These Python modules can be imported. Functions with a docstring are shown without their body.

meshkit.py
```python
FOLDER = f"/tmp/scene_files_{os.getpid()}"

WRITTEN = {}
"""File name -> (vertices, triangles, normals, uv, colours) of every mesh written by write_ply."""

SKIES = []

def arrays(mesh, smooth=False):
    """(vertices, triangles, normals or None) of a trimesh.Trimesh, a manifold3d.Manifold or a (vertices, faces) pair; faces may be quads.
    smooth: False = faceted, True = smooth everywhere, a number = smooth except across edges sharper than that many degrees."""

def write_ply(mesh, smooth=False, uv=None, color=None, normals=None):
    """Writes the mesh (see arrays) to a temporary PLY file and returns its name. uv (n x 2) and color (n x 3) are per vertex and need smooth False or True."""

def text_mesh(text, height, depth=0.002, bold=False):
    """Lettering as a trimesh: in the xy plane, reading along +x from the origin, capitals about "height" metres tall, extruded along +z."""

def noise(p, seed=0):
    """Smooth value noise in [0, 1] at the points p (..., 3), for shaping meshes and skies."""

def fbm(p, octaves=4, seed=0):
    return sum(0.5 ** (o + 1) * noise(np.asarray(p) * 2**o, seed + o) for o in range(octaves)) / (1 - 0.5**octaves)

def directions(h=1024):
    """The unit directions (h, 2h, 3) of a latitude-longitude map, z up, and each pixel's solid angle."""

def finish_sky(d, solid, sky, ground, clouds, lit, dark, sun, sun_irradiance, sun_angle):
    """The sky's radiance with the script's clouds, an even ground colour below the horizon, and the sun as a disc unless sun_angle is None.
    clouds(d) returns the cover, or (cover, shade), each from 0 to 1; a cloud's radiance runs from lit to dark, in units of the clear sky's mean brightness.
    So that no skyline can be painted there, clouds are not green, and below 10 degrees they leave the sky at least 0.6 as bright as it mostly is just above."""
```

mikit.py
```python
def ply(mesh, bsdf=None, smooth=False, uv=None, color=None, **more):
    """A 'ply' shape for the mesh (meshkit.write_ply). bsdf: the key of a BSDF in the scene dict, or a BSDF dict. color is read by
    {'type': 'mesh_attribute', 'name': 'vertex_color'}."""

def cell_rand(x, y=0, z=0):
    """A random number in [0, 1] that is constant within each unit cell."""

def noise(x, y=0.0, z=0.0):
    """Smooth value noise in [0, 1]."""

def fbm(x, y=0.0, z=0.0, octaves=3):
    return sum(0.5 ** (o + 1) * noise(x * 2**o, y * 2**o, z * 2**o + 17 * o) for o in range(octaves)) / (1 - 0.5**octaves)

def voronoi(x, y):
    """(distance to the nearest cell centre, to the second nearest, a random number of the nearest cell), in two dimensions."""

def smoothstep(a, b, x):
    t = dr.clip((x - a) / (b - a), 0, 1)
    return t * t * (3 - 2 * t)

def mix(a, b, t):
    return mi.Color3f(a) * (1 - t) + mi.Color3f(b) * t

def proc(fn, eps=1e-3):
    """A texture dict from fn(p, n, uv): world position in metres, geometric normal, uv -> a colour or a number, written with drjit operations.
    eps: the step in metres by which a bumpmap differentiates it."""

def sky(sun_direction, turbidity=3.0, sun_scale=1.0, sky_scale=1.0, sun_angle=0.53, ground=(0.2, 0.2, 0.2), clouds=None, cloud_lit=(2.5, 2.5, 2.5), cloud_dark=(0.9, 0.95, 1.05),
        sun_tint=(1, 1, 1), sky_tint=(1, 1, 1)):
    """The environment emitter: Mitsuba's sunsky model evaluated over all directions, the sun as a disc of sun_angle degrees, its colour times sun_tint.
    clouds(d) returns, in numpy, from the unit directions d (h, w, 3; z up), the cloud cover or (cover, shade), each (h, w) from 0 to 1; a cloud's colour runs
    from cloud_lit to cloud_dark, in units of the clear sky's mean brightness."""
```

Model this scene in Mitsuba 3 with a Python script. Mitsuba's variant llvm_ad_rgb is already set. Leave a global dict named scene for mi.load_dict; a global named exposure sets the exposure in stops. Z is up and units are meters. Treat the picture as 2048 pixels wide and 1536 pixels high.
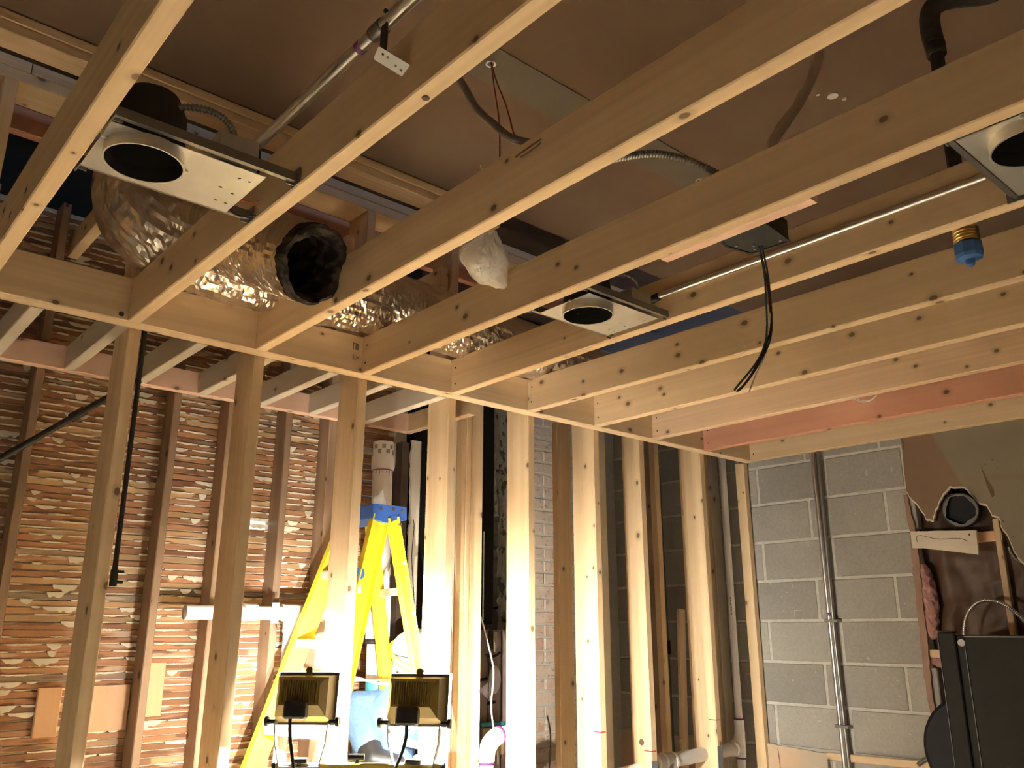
import math, random
import numpy as np
import trimesh
import drjit as dr
import mitsuba as mi
import mikit, meshkit
from shapely.geometry import Polygon, Point, box as sbox
from shapely.ops import unary_union
import manifold3d as m3

# ------------------------------------------------------------------ camera, sky, exposure
SKY, LAMPV, LAMPW, FLOOR_FILL, SPB, TILT, BEAM, CUT, YAWL, YAWR = 1.2, 20.0, 3.2, 24.0, 0.1, -0.15, 20.0, 48.0, -0.05, -0.16
exposure = 4.0
T = mi.ScalarTransform4f
CAM = np.array([-0.69874, -2.56128, 1.50614])
FWD = np.array([0.63105532, 0.72304732, 0.28101912])
UP = np.array([-0.18654, -0.20991, 0.95973])
scene, labels = {}, {}
scene['camera'] = {'type': 'perspective', 'fov': math.degrees(2 * math.atan(1024 / 1691.07)), 'fov_axis': 'x',
                   'near_clip': 0.05, 'far_clip': 100.0,
                   'to_world': T().look_at(origin=CAM.tolist(), target=(CAM + FWD).tolist(), up=UP.tolist())}
scene['sky'] = mikit.sky((0.2, 1.0, 0.5), turbidity=4.0, sun_scale=0.0, sky_scale=SKY, ground=(0.25, 0.25, 0.27))
LAMP_TINT = (1.0, 0.96, 0.86)
LAMP_RADIANCE = [14.0 / 16 * c for c in LAMP_TINT]

rng = np.random.default_rng(7)
rnd = random.Random(5)
S = 0.4064

# ------------------------------------------------------------------ materials
def ref(k):
    return {'type': 'ref', 'id': k}
def rgb(c):
    return {'type': 'rgb', 'value': [float(x) for x in c]}
def mat(key, d):
    scene['mat_' + key] = {'type': 'twosided', 'b': d}
    return key
def plain(key, c, rough=0.5, spec=0.5, metallic=0.0):
    return mat(key, {'type': 'principled', 'base_color': rgb(c), 'roughness': rough, 'specular': spec, 'metallic': metallic})
N, FB, SS, MX = mikit.noise, mikit.fbm, mikit.smoothstep, mikit.mix

def wood_fn(c1, c2, knot, knot_p=0.45, var=0.22, grain=1.0, stain=0.0):
    def fn(p, n, uv):
        u, v = uv.x, uv.y
        b = dr.floor(u / 20.0)
        uu = u - b * 20.0
        r1 = mikit.cell_rand(b, 3)
        r2 = mikit.cell_rand(b, 7)
        w = v + 0.012 * N(uu * 3.0, b * 1.7, v * 4.0)
        g = FB(uu * 1.3, w * 95.0, b * 2.3, octaves=3)
        g2 = N(uu * 0.5 + r1 * 9.0, w * 22.0, b)
        t = dr.clip(0.15 + 0.95 * grain * (0.55 * g + 0.45 * g2) - 0.1, 0, 1)
        c = MX(c1, c2, t)
        cx, cy = uu / 0.27 + r1 * 5.0, v / 0.046 + r2 * 7.0
        ix, iy = dr.floor(cx), dr.floor(cy)
        kx = mikit.cell_rand(ix, iy, b) * 0.5 + 0.25
        ky = mikit.cell_rand(ix, iy, b + 31) * 0.4 + 0.3
        pr = mikit.cell_rand(ix, iy, b + 77)
        rad = 0.004 + 0.0065 * mikit.cell_rand(ix, iy, b + 51)
        dx, dy = (cx - ix - kx) * 0.27, (cy - iy - ky) * 0.046
        d = dr.sqrt(dr.square(dx * 0.75) + dr.square(dy)) / rad
        on = dr.select(pr < knot_p, 1.0, 0.0)
        c = MX(c, knot, on * 0.85 * SS(1.15, 0.65, d))
        c = MX(c, mi.Color3f(c) * 0.72, on * 0.7 * SS(2.6, 1.0, d))
        k = 1.0 - var * 0.5 + var * r2
        c = c * k
        if stain > 0:
            c = MX(c, mi.Color3f(c) * 0.45, stain * SS(0.45, 0.75, FB(uu * 2.0 + r1 * 40, v * 9.0, b, octaves=3)))
        return c
    return fn
def wood(key, *a, rough=0.62, **k):
    return mat(key, {'type': 'principled', 'base_color': mikit.proc(wood_fn(*a, **k)), 'roughness': rough, 'specular': 0.3})

wood('pine', (0.66, 0.49, 0.30), (0.46, 0.305, 0.16), (0.15, 0.07, 0.03), knot_p=0.20)
wood('pine_warm', (0.64, 0.45, 0.285), (0.48, 0.30, 0.17), (0.15, 0.07, 0.03), knot_p=0.16)
wood('pine_knotty', (0.64, 0.475, 0.29), (0.50, 0.34, 0.185), (0.15, 0.07, 0.03), knot_p=0.42)
wood('pine_red', (0.53, 0.265, 0.165), (0.43, 0.195, 0.115), (0.12, 0.04, 0.02), knot_p=0.2, var=0.15)
wood('pine_pink', (0.66, 0.44, 0.32), (0.57, 0.355, 0.245), (0.20, 0.07, 0.035), knot_p=0.16, var=0.1)
wood('pine_grey', (0.52, 0.45, 0.345), (0.44, 0.37, 0.275), (0.12, 0.07, 0.04), knot_p=0.12)
wood('old_wood', (0.30, 0.20, 0.125), (0.20, 0.125, 0.075), (0.05, 0.03, 0.02), knot_p=0.2, var=0.4, stain=0.5)
wood('dark_board', (0.075, 0.05, 0.035), (0.05, 0.032, 0.022), (0.03, 0.02, 0.012), knot_p=0.1, var=0.3)
wood('ply', (0.56, 0.34, 0.19), (0.45, 0.25, 0.13), (0.25, 0.11, 0.05), knot_p=0.06, var=0.2)
wood('strip_wood', (0.50, 0.36, 0.22), (0.42, 0.29, 0.17), (0.16, 0.08, 0.04), knot_p=0.15)

def lath_fn(p, n, uv):
    u, v = uv.x, uv.y
    b = dr.floor(u / 20.0)
    uu = u - b * 20.0
    r1, r2 = mikit.cell_rand(b, 3), mikit.cell_rand(b, 11)
    g = FB(uu * 2.2, v * 160.0, b * 1.3, octaves=3)
    c = MX((0.38, 0.195, 0.10), (0.25, 0.115, 0.058), g)
    c = MX(c, (0.44, 0.28, 0.145), SS(0.55, 0.9, r1))
    c = MX(c, (0.20, 0.155, 0.115), 0.85 * SS(0.82, 0.9, r2))
    seg = N(uu * 1.1, b * 7.7, 2.0)
    c = MX(c, mi.Color3f(c) * 0.62, 0.8 * SS(0.5, 0.72, seg))
    c = MX(c, (0.13, 0.055, 0.035), 0.75 * SS(0.72, 0.8, N(uu * 9.0, v * 60.0, b)))
    c = MX(c, (0.62, 0.54, 0.42), 0.35 * SS(0.66, 0.80, FB(uu * 6.0, v * 55.0 + b * 3.0, 4.0, octaves=3)))
    return c
mat('lath', {'type': 'principled', 'base_color': mikit.proc(lath_fn), 'roughness': 0.8, 'specular': 0.2})

def plaster_fn(p, n, uv):
    f = FB(p.x * 18, p.y * 18, p.z * 18, octaves=3)
    return MX((0.66, 0.60, 0.47), (0.52, 0.46, 0.35), f)
mat('plaster', {'type': 'principled', 'base_color': mikit.proc(plaster_fn), 'roughness': 0.9, 'specular': 0.1})
def block_fn(p, n, uv):
    r = mikit.cell_rand(dr.floor(uv.x), 5)
    f = FB(p.y * 130, p.z * 130, p.x * 130, octaves=2)
    g = FB(p.y * 5, p.z * 5, 3.0, octaves=3)
    c = MX((0.215, 0.20, 0.172), (0.30, 0.28, 0.243), 0.55 * f + 0.45 * g) * (0.86 + 0.28 * r)
    spot = SS(0.955, 0.965, N(p.y * 31 + r * 9, p.z * 44, 5.0))
    return MX(c, (0.5, 0.47, 0.41), 0.35 * spot)
def block_bump(p, n, uv):
    return FB(p.y * 240, p.z * 240, p.x * 240, octaves=2)
scene['mat_block'] = {'type': 'twosided', 'b': {'type': 'bumpmap', 'arbitrary': mikit.proc(block_bump, eps=1e-3), 'scale': 0.0012,
                  'bsdf': {'type': 'principled', 'base_color': mikit.proc(block_fn), 'roughness': 0.9, 'specular': 0.15}}}
def mortar_fn(p, n, uv):
    f = FB(p.x * 60, p.y * 60, p.z * 60, octaves=3)
    return MX((0.47, 0.445, 0.385), (0.36, 0.34, 0.29), f)
mat('mortar', {'type': 'principled', 'base_color': mikit.proc(mortar_fn), 'roughness': 0.95, 'specular': 0.1})
def brick_fn(p, n, uv):
    r = mikit.cell_rand(dr.floor(uv.x), 9)
    f = FB(p.x * 28, p.z * 28, r * 17, octaves=4)
    c = MX((0.53, 0.425, 0.335), (0.42, 0.325, 0.25), f)
    red = SS(0.52, 0.70, FB(p.x * 9, p.z * 9, r * 31 + 3, octaves=3)) * SS(2.15, 1.3, p.z)
    c = MX(c, (0.42, 0.225, 0.145), 0.65 * red)
    return MX(c, (0.20, 0.15, 0.12), 0.6 * SS(0.68, 0.8, FB(p.x * 70, p.z * 70, 9.0, octaves=2)))
mat('brick', {'type': 'principled', 'base_color': mikit.proc(brick_fn), 'roughness': 0.9, 'specular': 0.15})
def rubble_fn(p, n, uv):
    f = FB(p.x * 30, p.z * 30, p.y * 30, octaves=4)
    c = MX((0.40, 0.385, 0.33), (0.29, 0.27, 0.22), f)
    return MX(c, (0.07, 0.06, 0.045), 0.9 * SS(0.62, 0.72, FB(p.x * 45, p.z * 32, 2.0, octaves=3)))
mat('rubble', {'type': 'principled', 'base_color': mikit.proc(rubble_fn), 'roughness': 0.95, 'specular': 0.1})
def ceil_fn(p, n, uv):
    f = FB(p.x * 1.2, p.y * 1.2, 1.0, octaves=3)
    g = FB(p.x * 6, p.y * 6, 4.0, octaves=3)
    c = MX((0.165, 0.108, 0.072), (0.135, 0.084, 0.055), 0.7 * f + 0.3 * g)
    return MX(c, (0.165, 0.118, 0.083), 0.5 * SS(0.5, 0.8, FB(p.x * 2.2 + 7, p.y * 2.2, 8.0, octaves=2)))
mat('ceiling_paper', {'type': 'principled', 'base_color': mikit.proc(ceil_fn), 'roughness': 0.9, 'specular': 0.1})
def joint_fn(p, n, uv):
    f = FB(p.x * 5, p.y * 5, 1.0, octaves=3)
    return MX((0.16, 0.132, 0.10), (0.125, 0.102, 0.077), f)
mat('joint_compound', {'type': 'principled', 'base_color': mikit.proc(joint_fn), 'roughness': 0.9, 'specular': 0.1})
def drywall_fn(p, n, uv):
    f = FB(p.y * 4, p.z * 4, 1.0, octaves=3)
    # slanted shadow edge put into the drywall colour, browner below it
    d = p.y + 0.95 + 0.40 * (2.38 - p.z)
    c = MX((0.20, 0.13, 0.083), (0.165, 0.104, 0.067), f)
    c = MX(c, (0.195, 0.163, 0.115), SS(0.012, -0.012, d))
    sm = SS(0.02, 0.0, dr.abs(p.z - 2.16 - 0.10 * (p.y + 1.2))) * SS(-1.02, -1.12, p.y) 
    return MX(c, (0.20, 0.14, 0.09), 0.6 * sm)
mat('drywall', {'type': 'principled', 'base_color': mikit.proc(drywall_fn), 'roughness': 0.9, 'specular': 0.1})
def kraft_fn(p, n, uv):
    f = FB(p.y * 9, p.z * 9, p.x * 9, octaves=4)
    return MX((0.085, 0.045, 0.024), (0.04, 0.021, 0.011), f)
mat('kraft', {'type': 'principled', 'base_color': mikit.proc(kraft_fn), 'roughness': 0.55, 'specular': 0.4})
def pink_fn(p, n, uv):
    f = FB(p.y * 60, p.z * 60, p.x * 60, octaves=3)
    return MX((0.40, 0.215, 0.19), (0.20, 0.10, 0.085), f)
mat('fibreglass_pink', {'type': 'principled', 'base_color': mikit.proc(pink_fn), 'roughness': 0.95, 'specular': 0.1, 'sheen': 0.5})
def wool_fn(p, n, uv):
    f = FB(p.x * 35, p.y * 35, p.z * 35, octaves=3)
    return MX((0.055, 0.04, 0.03), (0.012, 0.011, 0.010), SS(0.3, 0.62, f))
mat('dark_wool', {'type': 'principled', 'base_color': mikit.proc(wool_fn), 'roughness': 0.9, 'specular': 0.2})
def foil_fn(p, n, uv):
    f = FB(uv.x * 14, uv.y * 3, 2.0, octaves=3)
    return MX((0.74, 0.66, 0.56), (0.45, 0.37, 0.29), f)
scene['mat_foil'] = {'type': 'twosided', 'b': {'type': 'principled', 'base_color': mikit.proc(foil_fn), 'roughness': 0.17, 'metallic': 0.9, 'specular': 0.6}}
def galv_fn(p, n, uv):
    f = FB(p.x * 14, p.y * 14, p.z * 14, octaves=3)
    return MX((0.60, 0.57, 0.51), (0.47, 0.44, 0.39), f)
mat('galvanised', {'type': 'principled', 'base_color': mikit.proc(galv_fn), 'roughness': 0.38, 'metallic': 0.75, 'specular': 0.5})
plain('steel', (0.68, 0.66, 0.62), 0.27, 0.5, 0.95)
plain('steel_dull', (0.22, 0.205, 0.185), 0.38, 0.5, 0.8)
plain('dark_steel', (0.022, 0.021, 0.019), 0.5, 0.35, 0.2)
def iron_fn(p, n, uv):
    f = FB(p.x * 50, p.y * 50, p.z * 50, octaves=3)
    return MX((0.030, 0.026, 0.022), (0.008, 0.008, 0.008), f)
mat('cast_iron', {'type': 'principled', 'base_color': mikit.proc(iron_fn), 'roughness': 0.5, 'specular': 0.4})
plain('black_plastic', (0.012, 0.012, 0.012), 0.45, 0.3)
plain('black_paint', (0.012, 0.0115, 0.010), 0.6, 0.12)
plain('black_edge', (0.055, 0.05, 0.042), 0.4, 0.4)
plain('void_black', (0.006, 0.006, 0.006), 0.6, 0.2)
plain('pvc', (0.74, 0.72, 0.70), 0.33, 0.5)
plain('pvc_fit', (0.80, 0.78, 0.76), 0.3, 0.5)
plain('primer_purple', (0.16, 0.045, 0.15), 0.5)
plain('rubber', (0.025, 0.02, 0.022), 0.6)
plain('yellow_frp', (0.83, 0.70, 0.035), 0.42, 0.4)
plain('ladder_metal', (0.62, 0.58, 0.50), 0.45, 0.5, 0.5)
plain('ladder_blue', (0.035, 0.11, 0.42), 0.45, 0.4)
plain('lamp_yellow', (0.20, 0.135, 0.026), 0.42, 0.4, 0.1)
plain('lamp_bar', (0.33, 0.24, 0.04), 0.4, 0.5)
plain('brass', (0.62, 0.44, 0.16), 0.3, 0.5, 1.0)
plain('blue_plug', (0.035, 0.10, 0.27), 0.5, 0.4)
plain('red_wire', (0.30, 0.03, 0.02), 0.5)
plain('black_wire', (0.012, 0.012, 0.014), 0.45)
plain('green_wire', (0.02, 0.055, 0.035), 0.45)
plain('white_wire', (0.62, 0.58, 0.52), 0.5)
plain('white_plastic', (0.72, 0.70, 0.66), 0.4)
plain('grey_plastic', (0.25, 0.24, 0.23), 0.5)
plain('lens_grey', (0.10, 0.10, 0.105), 0.25)
plain('white_print', (0.85, 0.85, 0.85), 0.6)
plain('dark_print', (0.03, 0.03, 0.03), 0.7)
plain('ink', (0.10, 0.06, 0.04), 0.8)
plain('red_mark', (0.50, 0.03, 0.03), 0.7)
plain('teal_label', (0.05, 0.24, 0.28), 0.5)
plain('blue_patch', (0.30, 0.38, 0.55), 0.6)
plain('grey_tape', (0.14, 0.14, 0.15), 0.5)
plain('board_white', (0.46, 0.40, 0.31), 0.8, 0.2)
plain('skin', (0.50, 0.27, 0.19), 0.5, 0.4)
plain('hair', (0.03, 0.02, 0.015), 0.6)
def denim_fn(p, n, uv):
    f = FB(p.x * 120, p.y * 120, p.z * 120, octaves=2)
    return MX((0.12, 0.20, 0.36), (0.08, 0.145, 0.27), f)
mat('shirt_blue', {'type': 'principled', 'base_color': mikit.proc(denim_fn), 'roughness': 0.9, 'specular': 0.15})
plain('jeans', (0.05, 0.085, 0.18), 0.85, 0.2)
plain('boot', (0.10, 0.06, 0.035), 0.6)
plain('stamp', (0.16, 0.10, 0.06), 0.8)
plain("room_wall", (0.70, 0.68, 0.64), 0.9, 0.1)
plain("room_wall_dark", (0.20, 0.19, 0.17), 0.9, 0.1)
def floor_fn(p, n, uv):
    f = FB(p.x * 3, p.y * 9, 1.0, octaves=3)
    return MX((0.74, 0.68, 0.58), (0.66, 0.60, 0.50), f)
mat('subfloor', {'type': 'principled', 'base_color': mikit.proc(floor_fn), 'roughness': 0.8, 'specular': 0.2})
scene['mat_bag_film'] = {'type': 'blendbsdf', 'weight': 0.42, 'clear': {'type': 'thindielectric', 'int_ior': 1.45},
                         'haze': {'type': 'principledthin', 'base_color': rgb((0.86, 0.80, 0.72)), 'roughness': 0.3, 'diff_trans': 1.0, 'spec_trans': 0.0, 'eta': 1.45}}
plain('pillar_paint', (0.33, 0.30, 0.26), 0.8)

# ------------------------------------------------------------------ helpers
def numbered(key):
    if key not in used:
        used.add(key)
        return key
    n = 1
    while f'{key}_{n:03d}' in used:
        n += 1
    used.add(f'{key}_{n:03d}')
    return f'{key}_{n:03d}'
used = set()
def thing(name, label, cat, group=None):
    k = numbered(name)
    labels[k] = {'label': label, 'category': cat}
    if group:
        labels[k]['group'] = group
    return k
def part(parent, name, mesh, m, smooth=False, uv=None, label=None, kind=None):
    k = numbered(f'{parent}__{name}')
    scene[k] = mikit.ply(mesh, 'mat_' + m, smooth, uv=uv)
    d = {}
    if label: d['label'] = label
    if kind: d['kind'] = kind
    if d: labels[k] = d
    return k
def one(name, label, cat, mesh, m, smooth=False, uv=None, group=None):
    k = thing(name, label, cat, group)
    scene[k] = mikit.ply(mesh, 'mat_' + m, smooth, uv=uv)
    return k
def struct(name, mesh, m, smooth=False, uv=None, label=None):
    k = numbered(name)
    scene[k] = mikit.ply(mesh, 'mat_' + m, smooth, uv=uv)
    labels[k] = {'kind': 'structure'}
    if label: labels[k]['label'] = label
    return k

def V(*a):
    return np.array(a, float)
def unit(a):
    a = np.asarray(a, float)
    return a / np.linalg.norm(a)
def cat(*ms):
    return trimesh.util.concatenate(list(ms))
def bx(x0, x1, y0, y1, z0, z1, c=0.0):
    """a box by its ranges; c chamfers its edges"""
    lo, hi = V(min(x0, x1), min(y0, y1), min(z0, z1)), V(max(x0, x1), max(y0, y1), max(z0, z1))
    if c <= 0:
        m = trimesh.creation.box(hi - lo)
        m.apply_translation((lo + hi) / 2)
        return m
    c = min(c, 0.45 * (hi - lo).min())
    pts = []
    for sx in (0, 1):
        for sy in (0, 1):
            for sz in (0, 1):
                s = V(sx, sy, sz)
                corner = lo + s * (hi - lo)
                inn = np.where(s > 0, -c, c)
                for k in range(3):
                    q = corner + inn
                    q[k] = corner[k]
                    pts.append(q)
    return trimesh.convex.convex_hull(np.array(pts))
def frame(d, hint=(0, 0, 1)):
    d = unit(d)
    h = V(*hint)
    if abs(d @ h) > 0.95:
        h = V(1, 0, 0) if abs(d[0]) < 0.9 else V(0, 1, 0)
    a = unit(np.cross(h, d))
    return a, np.cross(d, a), d
def obox(center, size, R):
    """box of size along the columns of R (3 unit vectors)"""
    m = bx(-size[0] / 2, size[0] / 2, -size[1] / 2, size[1] / 2, -size[2] / 2, size[2] / 2, min(size) * 0.12)
    M = np.eye(4)
    M[:3, :3] = np.array(R).T
    M[:3, 3] = center
    m.apply_transform(M)
    return m

BOARD = [0]
def lumber_mesh(A, B, w, h, e1, ch=0.003, bow=0.0):
    """a sawn board from A to B: w along e1, h across it, edges eased; uv runs along the grain and differs from board to board"""
    A, B = V(*A), V(*B)
    d = unit(B - A)
    e1 = unit(V(*e1) - d * (V(*e1) @ d))
    e2 = np.cross(d, e1)
    L = np.linalg.norm(B - A)
    a, b = w / 2, h / 2
    prof = [(-a + ch, -b), (a - ch, -b), (a, -b + ch), (a, b - ch), (a - ch, b), (-a + ch, b), (-a, b - ch), (-a, -b + ch)]
    BOARD[0] += 1
    u0 = BOARD[0] * 20 + 1.0 + rnd.random()
    ns = 1 if bow == 0 else 6
    v, f, uv = [], [], []
    per = rnd.random() * 3
    for i in range(8):
        p, q = prof[i], prof[(i + 1) % 8]
        l = math.dist(p, q)
        for s in range(ns):
            t0, t1 = s / ns, (s + 1) / ns
            k = len(v)
            for t, (r, pv) in ((t0, (p, per)), (t0, (q, per + l)), (t1, (q, per + l)), (t1, (p, per))):
                v.append(A + d * L * t + e1 * (r[0] + bow * 4 * t * (1 - t)) + e2 * r[1])
                uv.append((u0 + L * t, pv))
            f += [(k, k + 1, k + 2), (k, k + 2, k + 3)]
        per += l
    for end, o in ((0, A), (1, B)):
        k = len(v)
        for r in prof:
            v.append(o + e1 * r[0] + e2 * r[1])
            uv.append((u0 + r[0] * 2, per + r[1]))
        for i in range(1, 7):
            f.append((k, k + i + 1, k + i) if end == 0 else (k, k + i, k + i + 1))
    m = trimesh.Trimesh(np.array(v), np.array(f), process=False)
    if m.volume < 0:
        m.faces = m.faces[:, ::-1]
    return m, np.array(uv)
def board(name, label, category, A, B, w, h, e1, m='pine', group=None, bow=0.0, ch=0.003):
    me, uv = lumber_mesh(A, B, w, h, e1, ch, bow)
    return one(name, label, category, me, m, False, uv, group)
def bpart(parent, name, A, B, w, h, e1, m='pine', ch=0.003, label=None):
    me, uv = lumber_mesh(A, B, w, h, e1, ch)
    return part(parent, name, me, m, False, uv, label)

def smooth_path(pts, n=40):
    pts = np.array(pts, float)
    if len(pts) < 3:
        return np.linspace(pts[0], pts[-1], n)
    from scipy.interpolate import CubicSpline
    t = np.concatenate([[0], np.cumsum(np.linalg.norm(np.diff(pts, axis=0), axis=1))])
    return CubicSpline(t, pts)(np.linspace(0, t[-1], n))
def tube(path, r, sides=12, caps=True):
    """a tube along a polyline; r a number or one per point"""
    P = np.array(path, float)
    n = len(P)
    r = np.broadcast_to(np.asarray(r, float), (n,))
    t = np.gradient(P, axis=0)
    t /= np.linalg.norm(t, axis=1, keepdims=True)
    a, b, _ = frame(t[0])
    A, Bv = [a], [b]
    for i in range(1, n):
        a = A[-1] - t[i] * (A[-1] @ t[i])
        a = unit(a)
        A.append(a)
        Bv.append(np.cross(t[i], a))
    A, Bv = np.array(A), np.array(Bv)
    ang = np.arange(sides) * 2 * np.pi / sides
    v = P[:, None] + r[:, None, None] * (np.cos(ang)[None, :, None] * A[:, None] + np.sin(ang)[None, :, None] * Bv[:, None])
    i, j = np.meshgrid(np.arange(n - 1), np.arange(sides), indexing='ij')
    k = (j + 1) % sides
    q = np.stack([i * sides + j, i * sides + k, (i + 1) * sides + k, (i + 1) * sides + j], -1).reshape(-1, 4)
    f = np.vstack([q[:, [0, 1, 2]], q[:, [0, 2, 3]]])
    v = v.reshape(-1, 3)
    if caps:
        v = np.vstack([v, P[0], P[-1]])
        c0, c1 = len(v) - 2, len(v) - 1
        js = np.arange(sides)
        ks = (js + 1) % sides
        f = np.vstack([f, np.stack([ks, js, js * 0 + c0], 1), np.stack([(n - 1) * sides + js, (n - 1) * sides + ks, js * 0 + c1], 1)])
    return trimesh.Trimesh(v, f, process=False)
def rod(A, B, r, sides=16):
    return tube([A, B], r, sides)
def flex(pts, r, pitch=0.0075, sides=10):
    """armoured cable: a tube whose radius ripples"""
    p = smooth_path(pts, 200)
    L = np.linalg.norm(np.diff(p, axis=0), axis=1).sum()
    n = max(8, int(L / pitch * 4))
    p = smooth_path(pts, n)
    return tube(p, r * (1 + 0.16 * np.where(np.arange(n) % 4 < 2, 1, -1)), sides)
def lathe(profile, center, axis=(0, 0, 1), sides=32):
    """profile: (radius, height) pairs turned about the axis through center"""
    a, b, d = frame(V(*axis))
    ang = np.arange(sides) * 2 * np.pi / sides
    v = [V(*center) + d * z + r * (math.cos(t) * a + math.sin(t) * b) for r, z in profile for t in ang]
    f = []
    for i in range(len(profile) - 1):
        for j in range(sides):
            k = (j + 1) % sides
            f += [(i * sides + j, i * sides + k, (i + 1) * sides + k), (i * sides + j, (i + 1) * sides + k, (i + 1) * sides + j)]
    return trimesh.Trimesh(np.array(v), np.array(f), process=False)
def disc(center, axis, r, t, sides=24):
    c = V(*center)
    d = unit(V(*axis))
    return tube([c - d * t / 2, c + d * t / 2], r, sides)
def sheet(poly, t, origin, ex, ey):
    """a shapely outline extruded by t along ex x ey, laid at origin"""
    ms = [trimesh.creation.extrude_polygon(g, t, engine='earcut') for g in getattr(poly, 'geoms', [poly])]
    m = cat(*ms)
    M = np.eye(4)
    ex, ey = unit(V(*ex)), unit(V(*ey))
    M[:3, :3] = np.stack([ex, ey, np.cross(ex, ey)], 1)
    M[:3, 3] = origin
    m.apply_transform(M)
    return m
def rough_line(pts, step=0.012, amp=0.004, seed=1):
    out, k = [], 0
    for a, b in zip(pts[:-1], pts[1:]):
        a, b = V(*a), V(*b)
        n = max(1, int(np.linalg.norm(b - a) / step))
        nn = unit(V(-(b - a)[1], (b - a)[0]))
        for i in range(n):
            k += 1
            out.append(a + (b - a) * i / n + nn * amp * (2 * meshkit.noise(V(k * 0.7, seed * 3.1, 0)) - 1) * (1 if k > 1 else 0))
    out.append(V(*pts[-1]))
    return [tuple(p) for p in out]
def man(m):
    me = m3.Mesh(np.asarray(m.vertices, np.float32), np.asarray(m.faces, np.uint32))
    me.merge()
    return m3.Manifold(me)
def hull_chain(bones):
    """one continuous body of the hulls of the spheres at bone ends: bones (p, rp, q, rq)"""
    parts = []
    for p, rp, q, rq in bones:
        s = []
        for c, r in ((p, rp), (q, rq)):
            s.append(m3.Manifold.sphere(r, 24).translate([float(x) for x in c]))
        parts.append(m3.Manifold.batch_hull(s))
    return m3.Manifold.batch_boolean(parts, m3.OpType.Add)
def body_mesh(man_, length=0.02, it=6):
    m = man_.refine_to_length(length).to_mesh()
    t = trimesh.Trimesh(m.vert_properties[:, :3], m.tri_verts, process=True)
    trimesh.smoothing.filter_taubin(t, lamb=0.5, nu=0.53, iterations=it)
    return t
wood('old_brown', (0.30, 0.19, 0.125), (0.22, 0.135, 0.085), (0.1, 0.06, 0.04), knot_p=0.1)
plain('pvc_dim', (0.50, 0.46, 0.42), 0.4)
plain('grey_film', (0.62, 0.62, 0.62), 0.35)
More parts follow.
